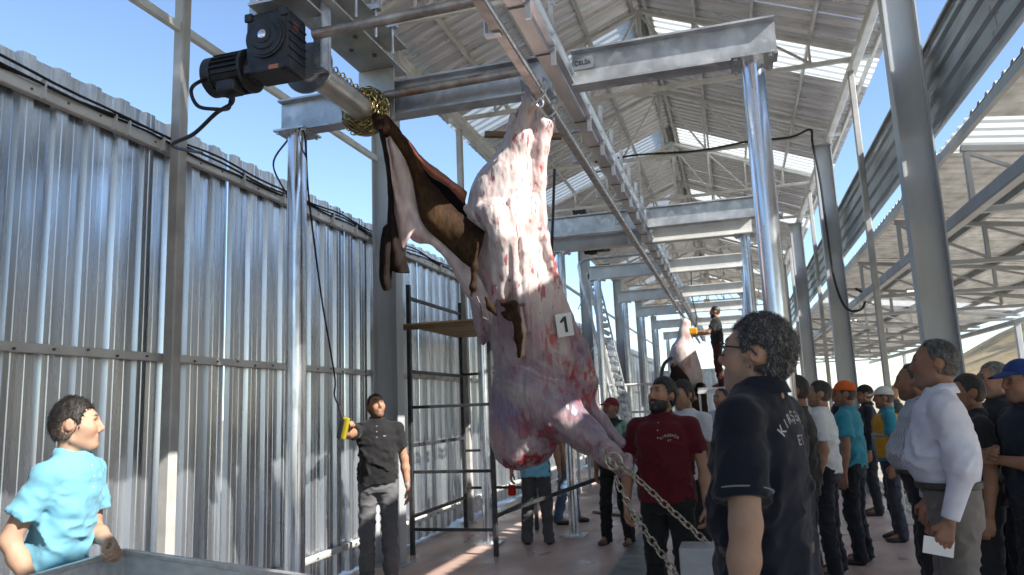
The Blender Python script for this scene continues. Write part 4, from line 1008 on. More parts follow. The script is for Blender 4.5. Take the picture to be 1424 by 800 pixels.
k_ = SDF(.02); k_.chain(hq([(724, 428, 4.8), (728, 460, 4.79), (726, 492, 4.8), (721, 500, 4.8)]), [.012, .018, .016, .008]); V, F = k_.mesh(.007)
link('skin_flap', np_mesh('skin_flap', V-CO, F, FLESH(), np.tile(np.array((.5, .33, .28)), (len(V), 1))), None, CARC)
o = MB().path(catmull(hq([(663, 412, 4.84), (668, 425, 4.82), (671, 440, 4.8), (680, 445, 4.8), (683, 440, 4.8)]), 6), .004, 6).obj('skin_shred', mat('shred', (.1, .05, .04), 0, .5)); o.parent = CARC; o.matrix_parent_inverse = Matrix.Translation(-CARC.location)
# ring on the foreleg
o = MB().path([RING+.05*(math.cos(a)*CM[0]*.9+math.sin(a)*CM[1])-CM[2]*(.05+.03*math.cos(a)) for a in [i*math.pi/12 for i in range(24)]], .007, 8, True).obj('tie_ring', CHAINS(), None, True)
tag(o, 'steel ring clamped on the tied foreleg, holding both chains', 'ring')
ch = MB()
for k in range(13):
    a = -1.2+k*.36; c = P(850, 640, 4.60)+.085*(math.cos(a)*(CM[0]*.55-CM[1]*.75)+math.sin(a)*-CM[2]*1.1)
    put(ch, link_mesh(.05, .03, .005, 8, 5), c, -math.sin(a)*(CM[0]*.55-CM[1]*.75)-math.cos(a)*CM[2], CM[1], .4 if k % 2 else 1.9)
o = stuff(ch.obj('chain_wrap', CHAINS(), WIN, True)); o.parent = None; tag(o, 'short length of chain wrapped round the shin of the tied foreleg', 'chain')
# number card
CTREE = BVHTree.FromPolygons(CV.tolist(), CF.tolist())
def on_carcass(x, y):
    o_ = Vector((0, 0, CAM_H)); dr_ = Vector(P(x, y, 1.0))-o_; h_ = CTREE.ray_cast(o_, dr_.normalized()); return h_[0], h_[1]
pt0 = [on_carcass(x, y) for x, y in ((785, 452), (778, 440), (794, 466), (774, 464), (797, 440))]; pt0 = [q for q in pt0 if q[0]]
nrm = sum((q[1] for q in pt0), Vector())/len(pt0)
if nrm.dot(Vector(CM[2])) > 0: nrm = -nrm
nrm = (nrm.normalized()*.5-Vector(CM[2])).normalized(); tv = -Vector(CM[2])
dep = min((q[0]-Vector((0, 0, CAM_H))).dot(Vector(CM[2])) for q in pt0)
cpos = P(785, 452, dep-.012)
nc = thing('number_card', 'white card printed with a black 1 pinned to the carcass', 'card', tuple(cpos))
upv = Vector(CM[1]); upv = (upv-nrm*upv.dot(nrm)).normalized(); rtv = upv.cross(nrm)
rot = Matrix((rtv, upv, nrm)).transposed() @ Matrix.Rotation(R_(8), 3, 'Z')
o = MB().box((0, 0, 0), (.112, .152, .003)).obj('card', mat('white_card', (.78, .78, .76), 0, .55, .04), nc); o.matrix_local = rot.to_4x4()
me = MB().add([(-.006, -.05, 0), (.014, -.05, 0), (.014, .055, 0), (-.004, .055, 0), (-.034, .026, 0), (-.026, .012, 0), (-.006, .026, 0)], [(0, 1, 2, 3, 6), (3, 4, 5, 6)]).mesh('numeral'); me.materials.append(mat('dark_ink', (.03, .03, .03), 0, .6))
o = link('numeral', me, None, nc); o.matrix_local = Matrix.Translation(rot @ Vector((.004, 0, .0022))) @ rot.to_4x4()
# ------------------------------------------------------------------ people
def rot_z(a): c, s_ = math.cos(a), math.sin(a); return np.array([[c, -s_, 0], [s_, c, 0], [0, 0, 1]])
def rot_y(a): c, s_ = math.cos(a), math.sin(a); return np.array([[c, 0, s_], [0, 1, 0], [-s_, 0, c]])
def rot_x(a): c, s_ = math.cos(a), math.sin(a); return np.array([[1, 0, 0], [0, c, -s_], [0, s_, c]])
def unit(v): v = np.array(v, float); return v/(np.linalg.norm(v)+1e-9)
def fnprim(sdf, fn, lo, hi, k=.01): sdf.p.append(('fn', fn, np.array(lo, float), np.array(hi, float), None, k, 'u'))
_bb, _dist = SDF.bb, SDF.dist
SDF.bb = lambda s, p: (p[2], p[3]) if p[0] == 'fn' else _bb(s, p)
SDF.dist = lambda s, p, X, Y, Z: p[1](X, Y, Z) if p[0] == 'fn' else _dist(s, p, X, Y, Z)
SKINM = lambda: mat('skin', (.5, .3, .2), 0, .58, .07, 14, (1, 1, 1), .12, 260, (1, 1, 1), .06, attr='Col', bdist=.002, sss=.06, spec=.3)
HAIRM = lambda: mat('hair', (.03, .02, .015), 0, .5, .3, 90, (1, 1, .2), .3, 260, (1, 1, .15), .1, attr='Col', bdist=.004)
def cloth(name, c, rough=.85, var=.07, **kw): return mat('cloth_'+name, c, 0, rough, var, 7, (1, 1, 1), .18, 420, (1, 1, 1), 0, spec=.25, bdist=.0015, sheen=.12, **kw)
SKINT = dict(tan=(.42, .235, .15), fair=(.50, .31, .215), dark=(.33, .175, .11), red=(.46, .235, .16))

def ik(sh, target, l1, l2, hint):
    d = target-sh; L = min(np.linalg.norm(d), (l1+l2)*.995); d = unit(d)
    a = (l1*l1-l2*l2+L*L)/(2*L); hh = math.sqrt(max(0, l1*l1-a*a)); hv = np.array(hint, float); hv = unit(hv-d*(hv@d))
    el = sh+d*a+hv*hh; return el, sh+d*L

def person(label, loc, yaw, h=1.75, skin='tan', hair=(.02, .015, .012), hairstyle='short', headyaw=0, pitch=0, tilt=0, arms=None, legs=None, belly=0.0, girth=1.0,
           shirt='polo', shirt_c=('x', (.5, .5, .5)), trouser_c=('x', (.1, .1, .1)), shoe_c=(.03, .025, .02), collar=True, cap=None, stubble=.35, beard=None, glasses=False,
           vox=.008, belt=None, group='people standing in the hall', lean=0.0, z=0.0, fist=(.6, .6), grey=0.0, blades=1100, hem=None, mustache=0, cvox=.011, half=False, sleeve=.62, drop=.028):
    h = h*1.75/(1.75-drop)
    root = thing('person', label, 'person', (loc[0], loc[1], z), R_(yaw), group); sc_ = h/1.75; root.scale = (sc_,)*3
    HP = np.array([-.01+lean*.5, 0, 1.50-drop]); HR = rot_z(R_(headyaw)) @ rot_y(-R_(pitch)) @ rot_x(R_(tilt))
    off = np.array([lean*.5, 0, 0])
    def hd(p): return HR @ (np.array(p, float)-np.array([-.01, 0, 1.50]))+HP
    def unhd(V): return (V-HP) @ HR+np.array([-.01, 0, 1.50])
    SH = {1: np.array([-.015+lean*.45, .182*girth**.5, 1.388]), -1: np.array([-.015+lean*.45, -.182*girth**.5, 1.388])}
    A = {}
    for sd in (1, -1):
        ar = (arms or {}).get(sd, {})
        if 'to' in ar:      # world target for the wrist
            t = (np.array(ar['to'], float)-np.array([loc[0], loc[1], z]))/sc_; t = rot_z(-R_(yaw)) @ t
            el, wr = ik(SH[sd], t, .285, .255, ar.get('hint', (-.6, sd*.5, -.6)))
        else:
            el = SH[sd]+.285*unit(ar.get('u', (-.02, sd*.16, -1))); wr = el+.255*unit(ar.get('f', (.16, sd*.02, -1)))
        hdv = unit(ar.get('hand', wr-el)); nn = np.array(ar.get('palm', (.05, -sd, 0)), float); nn = unit(nn-hdv*(nn@hdv)); A[sd] = (el, wr, hdv, nn, ar.get('curl', .6))
    lg = legs or {}
    L = {}
    for sd in (1, -1):
        fx, fy = lg.get(sd, (0, sd*.11)); L[sd] = (np.array([-.005, sd*.088, .90]), np.array([fx*.5+.025, sd*.09*.5+fy*.5, .49]), np.array([fx-.02, fy, .085]))
    # --- skin: head, neck, torso, arms, hands, legs: one surface
    s = SDF(.02)
    s.ball(hd((-.008, 0, 1.650)), (.097, .077, .101), HR, k=.02); s.ball(hd((.022, 0, 1.585)), (.068, .060, .078), HR, k=.03)
    s.ball(hd((.064, 0, 1.533)), (.030, .029, .023), HR, k=.03)
    s.cone(hd((.078, -.030, 1.664)), hd((.078, .030, 1.664)), .015, .015, .02); s.ball(hd((.062, .038, 1.612)), .024, k=.03); s.ball(hd((.062, -.038, 1.612)), .024, k=.03)
    for sd in (1, -1):
        s.ball(hd((.097, sd*.031, 1.643)), (.019, .018, .013), HR, k=.012, op='s'); s.ball(hd((.070, sd*.031, 1.642)), .0135, k=.004)
        s.ball(hd((-.020, sd*.078, 1.634)), (.019, .008, .027), HR @ rot_z(sd*.35), k=.008); s.ball(hd((-.014, sd*.086, 1.637)), (.012, .006, .018), HR, k=.006, op='s')
        s.ball(hd((.094, sd*.011, 1.598)), .0095, k=.008)
    s.cone(hd((.089, 0, 1.656)), hd((.110, 0, 1.609)), .0085, .0115, .012); s.cone(hd((.106, 0, 1.606)), hd((.095, 0, 1.595)), .0105, .008, .008)
    s.cone(hd((.087, -.017, 1.572)), hd((.087, .017, 1.572)), .008, .008, .01); s.cone(hd((.086, -.014, 1.559)), hd((.086, .014, 1.559)), .009, .009, .008)
    s.cone(hd((.097, -.02, 1.5655)), hd((.097, .02, 1.5655)), .003, .003, .004, 's')
    s.cone(np.array([-.03, 0, 1.40])+off, hd((-.022, 0, 1.56)), .062*girth**.5, .052*girth**.4, .015)
    for sd in (1, -1): s.cone(hd((.058, sd*.014, 1.533)), hd((-.004, sd*.052, 1.566)), .017, .016, .02); s.cone(hd((.045, sd*.052, 1.622)), hd((-.01, sd*.066, 1.628)), .012, .010, .02)
    gb_ = min(girth, 1)*.92; s.loft([(.88, off[0]*.1, 0, .095*gb_, .14*gb_), (1.1, off[0]*.4+belly*.5, 0, .09*gb_, .135*gb_), (1.3, off[0]*.8, 0, .10*gb_, .155*gb_), (1.42, off[0], 0, .072*gb_, .12*gb_), (1.455, off[0], 0, .05, .07)], k=.03)
    for sd in (1, -1):
        el, wr, d, n, curl = A[sd]
        s.cone(off+np.array([0, sd*.06, 1.42]), SH[sd], .045, .048, .03); s.cone(SH[sd], el, .051, .041, .02)
        mid = el+(wr-el)*.35; s.cone(el, mid, .040, .041, .02); s.cone(mid, wr, .041, .026, .02)
        b = np.cross(n, d)*sd        # towards the thumb side
        for j in range(4):
            q = 1.5-j; base = wr+d*(.090-.004*abs(q-.5))+b*q*.0195; s.cone(wr+d*.012+b*q*.009, base, .0155, .0118, .008)
            fl = (.9, 1.0, .95, .76)[j]; p0 = base; ang = 0
            for seg, (ln, ra, rb) in enumerate(((.043, .0105, .0098), (.027, .0098, .0092), (.022, .0092, .0078))):
                ang += curl*(.55, .95, .6)[seg]*(1+.12*math.sin(j*2.1+seg)); p1 = p0+(d*math.cos(ang)+n*math.sin(ang))*ln*fl; s.cone(p0, p1, ra, rb, .004); p0 = p1
        t0 = wr+d*.022+b*.022; t1 = t0+unit(d*.75+b*.6+n*.35)*.045; t2 = t1+unit(d*.95+b*(.15-.3*curl)+n*(.3+.5*curl))*.032; t3 = t2+unit(d*.9-b*.2*curl+n*.6*curl)*.024
        s.chain([t0, t1, t2, t3], [.0155, .0125, .0112, .0088], .007)
        if not half: s.chain([L[sd][0], L[sd][1], L[sd][2]], [.07, .048, .036], .03); s.cone(L[sd][2], L[sd][2]+np.array([.13, sd*.02, -.05]), .034, .026, .02)
    V, F = s.mesh(vox)
    U_ = unhd(V); sk = np.array(SKINT[skin]); n1 = fbm(V, 22, 3)
    col = np.tile(sk, (len(V), 1))*(1+.16*n1[:, None])*np.array([1, 1, 1]); x, y, zz = U_[:, 0], np.abs(U_[:, 1]), U_[:, 2]
    head = (zz > 1.5) & (x > -.13) & (x < .14) & (y < .11)
    def hb(cx, cy, cz, rx, ry, rz): return head*np.clip(1.6-np.sqrt(((x-cx)/rx)**2+((y-cy)/ry)**2+((zz-cz)/rz)**2)*1.1, 0, 1)
    col = mixc(col, sk*np.array([1.12, .80, .76]), hb(.075, .045, 1.605, .03, .025, .022)*.5+hb(.11, 0, 1.605, .018, .018, .018)*.45+hb(-.01, .085, 1.634, .03, .015, .035)*.4)
    st = np.array([.06, .045, .04])*(1-grey)+np.array([.3, .29, .28])*grey
    jaw = np.clip((1.585-zz)/.02, 0, 1)*np.clip((x+.015)/.02, 0, 1)*np.clip((zz-1.49)/.02, 0, 1)*head+hb(.098, 0, 1.580, .012, .026, .007)+np.clip((1.63-zz)/.02, 0, 1)*np.clip((zz-1.5)/.02, 0, 1)*np.clip(1-np.abs(x-.012)/.02, 0, 1)*(y > .05)*head
    col = mixc(col, st, np.clip(jaw, 0, 1)*stubble)
    if mustache: col = mixc(col, (.03, .025, .02), hb(.099, 0, 1.583, .014, .026, .009)*mustache)
    col = mixc(col, sk*np.array([.88, .52, .5]), hb(.094, 0, 1.565, .012, .020, .010)*.75)
    col = mixc(col, np.array(hair)*1.1+.01, np.clip(hb(.092, .031, 1.671, .018, .021, .0055)*1.3, 0, 1)*.9)
    col = mixc(col, (.55, .5, .47), hb(.086, .031, 1.642, .009, .010, .0042)*.8*(x > .07)); col = mixc(col, (.02, .012, .01), hb(.088, .031, 1.642, .009, .0055, .0055)*(x > .07))
    col = mixc(col, (.05, .03, .02), hb(.086, .031, 1.6495, .012, .015, .0028)*.8)
    link('body', np_mesh('body', V, F, SKINM(), col), None, root)
    # --- hair, beard, cap
    def loc_fn(f):
        def g(X, Y, Z):
            dx, dy, dz = X-HP[0], Y-HP[1], Z-HP[2]
            return f(HR[0, 0]*dx+HR[1, 0]*dy+HR[2, 0]*dz-.01, HR[0, 1]*dx+HR[1, 1]*dy+HR[2, 1]*dz, HR[0, 2]*dx+HR[1, 2]*dy+HR[2, 2]*dz+1.50)
        return g
    def elf(X, Y, Z, c, r):
        u, v, w_ = (X-c[0])/r[0], (Y-c[1])/r[1], (Z-c[2])/r[2]; k0 = np.sqrt(u*u+v*v+w_*w_); k1 = np.sqrt((u/r[0])**2+(v/r[1])**2+(w_/r[2])**2)+1e-9; return k0*(k0-1)/k1
    hc = hd((-.01, 0, 1.65)); lo, hi = hc-.17, hc+.17
    if hairstyle != 'bald':
        T_, B_, rec = dict(short=(.010, .004, .0), crop=(.006, .002, .006), full=(.026, .010, -.006), young=(.020, .003, -.006), messy=(.009, .004, .0), receding=(.006, .004, .030), ring=(.004, .004, .2))[hairstyle]
        def hf_(X, Y, Z):
            sh = elf(X, Y, Z, (-.012, 0, 1.652), (.099+B_, .079+B_*.8, .101+T_))
            front = np.maximum(1.702-Z+rec*.4+.22*np.abs(Y)+.003*np.sin(Y*330+X*120), X-.078+rec)
            back = np.maximum((X-(.020+.32*np.clip(Z-1.625, 0, .1)-rec*.6)+.004*np.sin(Z*310+Y*90))*.9, 1.572+np.clip((X+.03)*.9, 0, .06)-Z)
            back = np.maximum(back, -(np.sqrt((X+.020)**2+(Z-1.632)**2)-.031)*(np.abs(Y) > .05)-1*(np.abs(Y) <= .05))
            if hairstyle == 'ring': return np.maximum(sh, np.maximum(back, Z-1.68))
            return np.maximum(sh, np.minimum(front, back))
        q = SDF(.01); fnprim(q, loc_fn(hf_), lo, hi); am = .006 if hairstyle in ('messy', 'full', 'young') else .004
        V, F = q.mesh(min(vox, .007), lambda x_, y_, z_: am*fbm(np.stack([x_, y_, z_*.35], 1), 42, 3))
        if len(V):
            g_ = np.clip(fbm(V*np.array([1, 1, .5]), 60, 2)*1.2+.5, 0, 1)*grey
            hcol = mixc(np.tile(np.array(hair), (len(V), 1)), (.34, .33, .32), g_); uz = unhd(V)
            if hairstyle in ('crop', 'short', 'receding', 'young'): hcol = mixc(hcol, np.array(SKINT[skin])*.55, np.clip((1.652-uz[:, 2])/.05+.35*fbm(V, 60, 2), 0, 1)*(uz[:, 0] > -.09)*.6)
            ho = link('hair', np_mesh('hair', V, F, HAIRM(), hcol), None, root)
            if blades:
                N = normals(V, F); r = np.random.RandomState(5); ii = r.randint(0, len(V), blades); N0 = N[ii]; P0 = V[ii]
                dn = np.array([-.25, 0, -.8]) @ HR.T+r.randn(blades, 3)*.22; dn -= N0*(dn*N0).sum(1)[:, None]; dn /= np.linalg.norm(dn, axis=1)[:, None]+1e-6
                ln = r.uniform(.007, .018, blades)[:, None]*(1 if hairstyle in ('messy', 'full', 'young') else .6)
                side = np.cross(N0, dn)*.0011; tip = P0+dn*ln+N0*ln*r.uniform(.15, .55, blades)[:, None]; midp = P0+dn*ln*.55+N0*ln*.45
                Vb = np.concatenate([P0-side-N0*.002, P0+side-N0*.002, midp+side*.8, midp-side*.8, tip]); n_ = blades; i_ = np.arange(n_)
                Fb = np.concatenate([np.stack([i_, i_+n_, i_+2*n_, i_+3*n_], 1)]); Ft = np.stack([i_+3*n_, i_+2*n_, i_+4*n_, i_+4*n_], 1)
                gg = (r.rand(n_) < grey*.8)[:, None]; cb = np.where(gg, np.array([.40, .39, .38])*r.uniform(.5, 1.1, (n_, 1)), np.array(hair)*r.uniform(.6, 1.6, (n_, 1)))
                me = bpy.data.meshes.new('hair_strands'); me.from_pydata(Vb.tolist(), [], Fb.tolist()+[tuple(t[:3]) for t in Ft.tolist()]); me.update(); me.materials.append(HAIRM())
                at = me.color_attributes.new('Col', 'FLOAT_COLOR', 'POINT'); cc = np.ones((5*n_, 4), np.float32); cc[:, :3] = np.tile(cb, (5, 1)); at.data.foreach_set('color', cc.ravel())
                stuff(link('hair_strands', me, None, root))
    if beard:
        def bf(X, Y, Z):
            sh = np.minimum(elf(X, Y, Z, (.024, 0, 1.578), (.078, .068, .083)), elf(X, Y, Z, (.062, 0, 1.533), (.040, .038, .036)))
            c_ = np.maximum(Z-(1.592+np.clip(.03-X, 0, .1)*.5), -.004-X+np.clip(Z-1.55, 0, .1)*.3*0); mouth = .011-np.sqrt((Z-1.566)**2+(np.clip(np.abs(Y)-.014, 0, 1))**2)
            return np.maximum(np.maximum(sh, c_), np.where(X > .06, mouth, -1))
        q = SDF(.01); fnprim(q, loc_fn(bf), lo, hi); V, F = q.mesh(min(vox, .006), lambda x_, y_, z_: .003*fbm(np.stack([x_, y_, z_], 1), 60, 2))
        link('beard', np_mesh('beard', V, F, HAIRM(), np.tile(np.array(beard), (len(V), 1))), None, root)
    if cap:
        def cf(X, Y, Z):
            dome = np.maximum(elf(X, Y, Z, (-.008, 0, 1.668), (.108, .089, .103)), 1.672-.16*X*0-Z+.10*np.clip(-X, 0, .1)*-1)
            br_ = np.maximum(elf(X, Y, Z+.35*(X-.09)+3.2*Y*Y, (.105, 0, 1.690), (.085, .074, .010)), .02-X)
            return np.minimum(dome, br_)
        q = SDF(.01); fnprim(q, loc_fn(cf), lo, hi); V, F = q.mesh(min(vox, .006)); link('cap', np_mesh('cap', V, F, cloth(*cap)), None, root)
    if glasses:
        g = MB()
        for sd in (1, -1):
            g.path([hd((.104-.010*abs(math.cos(a)), sd*.034+.027*math.copysign(abs(math.cos(a))**.6, math.cos(a)), 1.641+.019*math.copysign(abs(math.sin(a))**.6, math.sin(a)))) for a in [i*math.pi/10 for i in range(20)]], .0024, 6, True)
            g.path([hd((.096, sd*.062, 1.650)), hd((.05, sd*.080, 1.650)), hd((-.005, sd*.086, 1.648)), hd((-.022, sd*.085, 1.630))], .0026, 6)
        g.path([hd((.104, -.008, 1.645)), hd((.108, 0, 1.648)), hd((.104, .008, 1.645))], .0024, 6)
        g.obj('glasses', mat('black_frame', (.012, .012, .014), 0, .25), root, True)
    # --- clothes
    nm, c = shirt_c; cm = cloth(nm, c)
    gz = girth; hz = hem if hem else (1.006 if shirt in ('dress', 'tucked') else .90)
    t = SDF(.03); o0 = off[0]
    rows = [(hz, o0*.1+belly*.3, 0, (.116+belly*.45)*gz, .163*gz)] + [r for r in [(1.0, o0*.2+belly*.5, 0, (.118+belly*.7)*gz, .164*gz), (1.10, o0*.4+belly*.75, 0, (.116+belly)*gz, .160*gz), (1.22, o0*.65+belly*.4, 0, (.121+belly*.55)*gz, .166*gz)] if r[0] > hz+.04] + \
           [(1.33, o0*.85, 0, .120*gz, .176*gz), (1.40, o0, 0, .102*gz, .160*gz), (1.445, o0-.008, 0, .074, .105), (1.482, o0-.016, 0, .064, .068)]
    t.loft(rows, k=.02)
    lng = shirt == 'dress'
    for sd in (1, -1):
        el, wr, d, n, curl = A[sd]
        t.cone(off+np.array([-.01, sd*.05, 1.430]), SH[sd], .046, .053, .03)
        if lng:
            t.cone(SH[sd], el, .058*gz, .054, .03); t.cuff(el, wr-(wr-el)*.04, .056, .040, .03)
        else:
            t.cuff(SH[sd], SH[sd]+(el-SH[sd])*sleeve, .058*gz, .064, .03)
    ph = rnd.uniform(0, 50)
    def wrinkle(x_, y_, z_):
        q = np.stack([x_*1.2+z_*.7+ph, y_*1.2+z_*.35, z_*1.5], 1); return -.021*(1-np.abs(fbm(q, 6, 2))*2.2).clip(0, 1)**2*np.clip((1.38-z_)*5, .12, 1)*(np.clip((z_-1.02)*9, 0, 1) if lng else 1)-.006*(np.clip((z_-1.02)*9, 0, 1) if lng else 1)*(1-np.abs(fbm(q+9, 13, 2))*2).clip(0, 1)
    V, F = t.mesh(cvox, wrinkle); so_ = link('shirt', np_mesh('shirt', V, F, cm), None, root); SHIRT = (V, F)
    if collar:
        n_ = 40; vv = []; ff = []
        for i in range(n_):
            a = R_(16)+(2*math.pi-R_(32))*i/(n_-1); fr = max(0, math.cos(a)); pt = max(0, 1-min(i, n_-1-i)/6)
            ca, sa = math.cos(a), math.sin(a); c0_ = np.array([o0-.016, 0, 0])
            for rr, z_ in ((.059, 1.462-.02*fr), (.062, 1.505-.030*fr), (.069, 1.506-.032*fr), (.088+.012*pt, 1.458-.028*fr-.030*pt), (.085+.012*pt, 1.455-.028*fr-.030*pt)): vv.append(c0_+np.array([ca*rr*1.02, sa*rr*1.06, z_]))
        for i in range(n_-1):
            for j in range(4): a_ = i*5+j; ff.append((a_, a_+1, a_+6, a_+5))
        me = np_mesh('collar', np.array(vv), np.array(ff), cloth(*(collar if isinstance(collar, tuple) else shirt_c))); link('collar', me, None, root)
        pl = []; tree = BVHTree.FromPolygons(V.tolist(), F.tolist())
        pm = MB()
        for z_ in (1.42, 1.37, 1.32):
            hit = tree.ray_cast(Vector((.5, 0, z_)), Vector((-1, 0, 0)))
            if hit[0]: pm.lathe(hit[0]+Vector((-.001, 0, 0)), hit[0]+Vector((.003, 0, 0)), [(0, .005), (.003, .0045)], 8)
        if pm.v: stuff(pm.obj('buttons', mat('button', (.6, .6, .58), 0, .4), root))
    if shirt == 'polo' and sleeve and not lng and isinstance(collar, tuple):
        for sd in (1, -1):       # contrast tipping at the sleeve ends
            e = SH[sd]+(A[sd][0]-SH[sd])*sleeve; d = unit(A[sd][0]-SH[sd]); MB().lathe(e-d*.006, e+d*.002, [(0, .079), (.003, .079)], 24).obj('sleeve_trim', cloth(*collar), root)
    tm = cloth(*trouser_c)
    if not half or True:
        p = SDF(.03); p.loft([(.82, 0, 0, .11*gz, .150*gz), (.90, 0, 0, .114*gz, .158*gz), (.97, belly*.2, 0, (.111+belly*.3)*gz, .157*gz), (1.03, belly*.4, 0, (.110+belly*.5)*gz, .156*gz)], k=.03)
        for sd in (1, -1):
            hp, kn, an = L[sd]; p.cone(hp, kn, .088*gz, .066, .03); p.cone(kn, an, .066, .056, .02); p.cuff(an, an+np.array([0, 0, -.045]), .056, .058, .02)
        def wr2(x_, y_, z_):
            q = np.stack([x_*1.1+ph, y_*1.1, z_*1.7], 1); return -.016*(1-np.abs(fbm(q, 8, 2))*2.2).clip(0, 1)**2*np.clip(1.3-np.abs(z_-.3)*1.2, .3, 1.2)
        V2, F2 = p.mesh(cvox, wr2); link('trousers', np_mesh('trousers', V2, F2, tm), None, root)
        if belt:
            q = SDF(.005); q.loft([(.998, belly*.38, 0, (.126+belly*.52)*gz, .174*gz), (1.034, belly*.42, 0, (.127+belly*.56)*gz, .174*gz)], k=.004); V2, F2 = q.mesh(cvox*.8); link('belt', np_mesh('belt', V2, F2, mat('belt_leather', belt, 0, .4)), None, root)
        for sd in (1, -1):
            an = L[sd][2]; q = SDF(.02); q.ball(an+np.array([.012, 0, -.045]), (.062, .040, .050), k=.02); q.ball(an+np.array([.105, sd*.012, -.058]), (.085, .046, .034), k=.03); q.plane((0, 0, -1), 0, .005)
            V2, F2 = q.mesh(.010); link('shoe', np_mesh('shoe', V2, F2, mat('shoe_leather_%02d%02d%02d' % tuple(int(c_*99) for c_ in shoe_c), shoe_c, 0, .45)), None, root)
    return root, SHIRT, A, dict(HP=HP, HR=HR, hd=hd, s=sc_, L=L, rows=rows, SH=SH)
def to_world(root, p): return np.array(root.location)+rot_z(root.rotation_euler.z) @ (np.array(p)*root.scale[0])
def print_text(root, SHIRT, s_, size, center, direction, m, arc=None, gap=1.0):
    """lettering printed on a shirt: letters laid flat, then laid onto the cloth"""
    tree = BVHTree.FromPolygons(SHIRT[0].tolist(), SHIRT[1].tolist()); d = Vector(unit(direction)); up = Vector((0, 0, 1)); up = (up-d*up.dot(d)).normalized(); rt = up.cross(d); c = Vector(center)
    vs = []; fs = []
    for i, ch in enumerate(s_):
        if ch == ' ': continue
        me = text_mesh(ch, size); k = (i-(len(s_)-1)/2)*size*.74*gap; o = len(vs)
        for v in me.vertices:
            x, y = v.co.x, v.co.y
            if arc: a = k/arc; xx = math.sin(a)*(arc+y)+math.cos(a)*x; yy = math.cos(a)*(arc+y)-math.sin(a)*x-arc
            else: xx, yy = k+x, y
            q = c+rt*xx+up*yy; hit = tree.ray_cast(q+d*.5, -d); vs.append((hit[0]+d*.0035) if hit[0] else q)
        fs += [tuple(o+j for j in p.vertices) for p in me.polygons]; bpy.data.meshes.remove(me)
    me = bpy.data.meshes.new('lettering'); me.from_pydata(vs, [], fs); me.update(); me.materials.append(m); o = link('lettering', me, None, root); return o
GP = lambda x, y: AT(x, y, 2, 0.0)
def at_px(x, D): q = P(x, 555, D); return (q[0], q[1])
TEAL = ('light_blue', (.20, .50, .66)); MAR = ('maroon', (.10, .008, .014)); NAVY = ('navy', (.010, .012, .022)); WHT_ = ('white', (.72, .72, .75)); BLKC = ('black', (.016, .016, .018)); DKT = ('dark_trousers', (.022, .024, .03))
INK = mat('white_print', (.62, .62, .62), 0, .7)
# 1 left man
pr = person('young man in a light blue polo shirt in profile, at the steel trough', (-3.05, 2.83), 12, 1.72, 'fair', (.018, .014, .012), 'young', headyaw=28, pitch=3, lean=.16, girth=.84,
       arms={-1: dict(u=(-.34, -.22, -.9), f=(.50, .02, -.85), curl=.35, palm=(-.2, .6, -.6)), 1: dict(u=(-.02, .12, -1), f=(.42, -.34, -.10), curl=1.25, palm=(0, -.9, -.5))}, shirt_c=('sky_blue', (.17, .43, .58)), trouser_c=DKT, stubble=.22, vox=.0052, blades=2500, cvox=.008, collar=True)
# 2 black polo
q = GP(507, 800)
bk, BKS, BA, bi = person('man in a black polo and grey jeans holding a yellow remote by the metal wall', (-3.40, 6.80), -66, 1.80, 'tan', (.015, .012, .012), 'crop', headyaw=24, pitch=17, belly=.02,
       arms={-1: dict(to=P(472, 606, 6.52), hint=(-.3, -.7, -.8), curl=1.2, hand=(.3, .1, .6), palm=(.6, .6, -.2)), 1: dict(u=(-.05, .22, -1), f=(.1, .12, -1), curl=.5)}, shirt_c=BLKC, trouser_c=('grey_jeans', (.13, .13, .14)), stubble=.6, mustache=.6, vox=.0065, cvox=.009, shoe_c=(.02, .015, .012))
rp_ = P(479, 596, 6.46)
rt = thing('remote_control', 'yellow and black pendant remote held by the man in the black polo', 'remote', tuple(rp_))
rr = Matrix.Rotation(R_(14), 3, 'Y')
MB().box((0, 0, 0), (.058, .045, .19), rr, bev=.012).obj('case', mat('yellow_plastic', (.42, .34, .02), 0, .45), rt)
MB().box((-.024, -.004, .0), (.045, .052, .17), rr, bev=.01).obj('grip', mat('black_plastic', (.02, .02, .02), 0, .5), rt)
MB().tube((-.02, 0, .09), (-.05, 0, .19), .014, 8).obj('cable_gland', mat('black_plastic', (.02, .02, .02), 0, .5), rt)
w_ = to_world(bk, BA[1][1]); dv = unit(rot_z(R_(-66)) @ (BA[1][1]-BA[1][0]))
o = MB().lathe(w_-dv*.03, w_-dv*.008, [(0, .031), (.022, .031)], 20).obj('wristwatch', CHROME()); tag(o, 'steel wristwatch on the hanging wrist of the man in the black polo', 'watch')
print_text(bk, BKS, '~', .05, (.2, .09, 1.33), (1, .25, 0), INK)
# 3, 4 behind the carcass
person('man in a light blue shirt and grey trousers standing behind the carcass', tuple(GP(749, 757)[:2]), 95, 1.72, 'tan', shirt='tee', shirt_c=TEAL, trouser_c=('grey_trousers', (.085, .08, .085)), collar=False, belly=.05, legs={1: (0, .13), -1: (0, -.13)}, hem=.80, vox=.010, cvox=.013, arms={1: dict(u=(0, .25, -1), f=(.0, .15, -1)), -1: dict(u=(0, -.3, -1), f=(.1, -.1, -1))})
o = MB().box(P(712, 682, 9.2), (.10, .05, .13), bev=.02).obj('red_cloth', cloth('red', (.55, .02, .02))); tag(o, 'bright red cloth held low behind the carcass', 'cloth')
person('man in a maroon shirt and blue jeans behind the tied foreleg', tuple(GP(790, 728)[:2]), 5, 1.74, 'tan', shirt='polo', shirt_c=MAR, trouser_c=('blue_jeans', (.10, .16, .26)), legs={1: (.12, .10), -1: (-.10, -.1)}, vox=.010, cvox=.013)
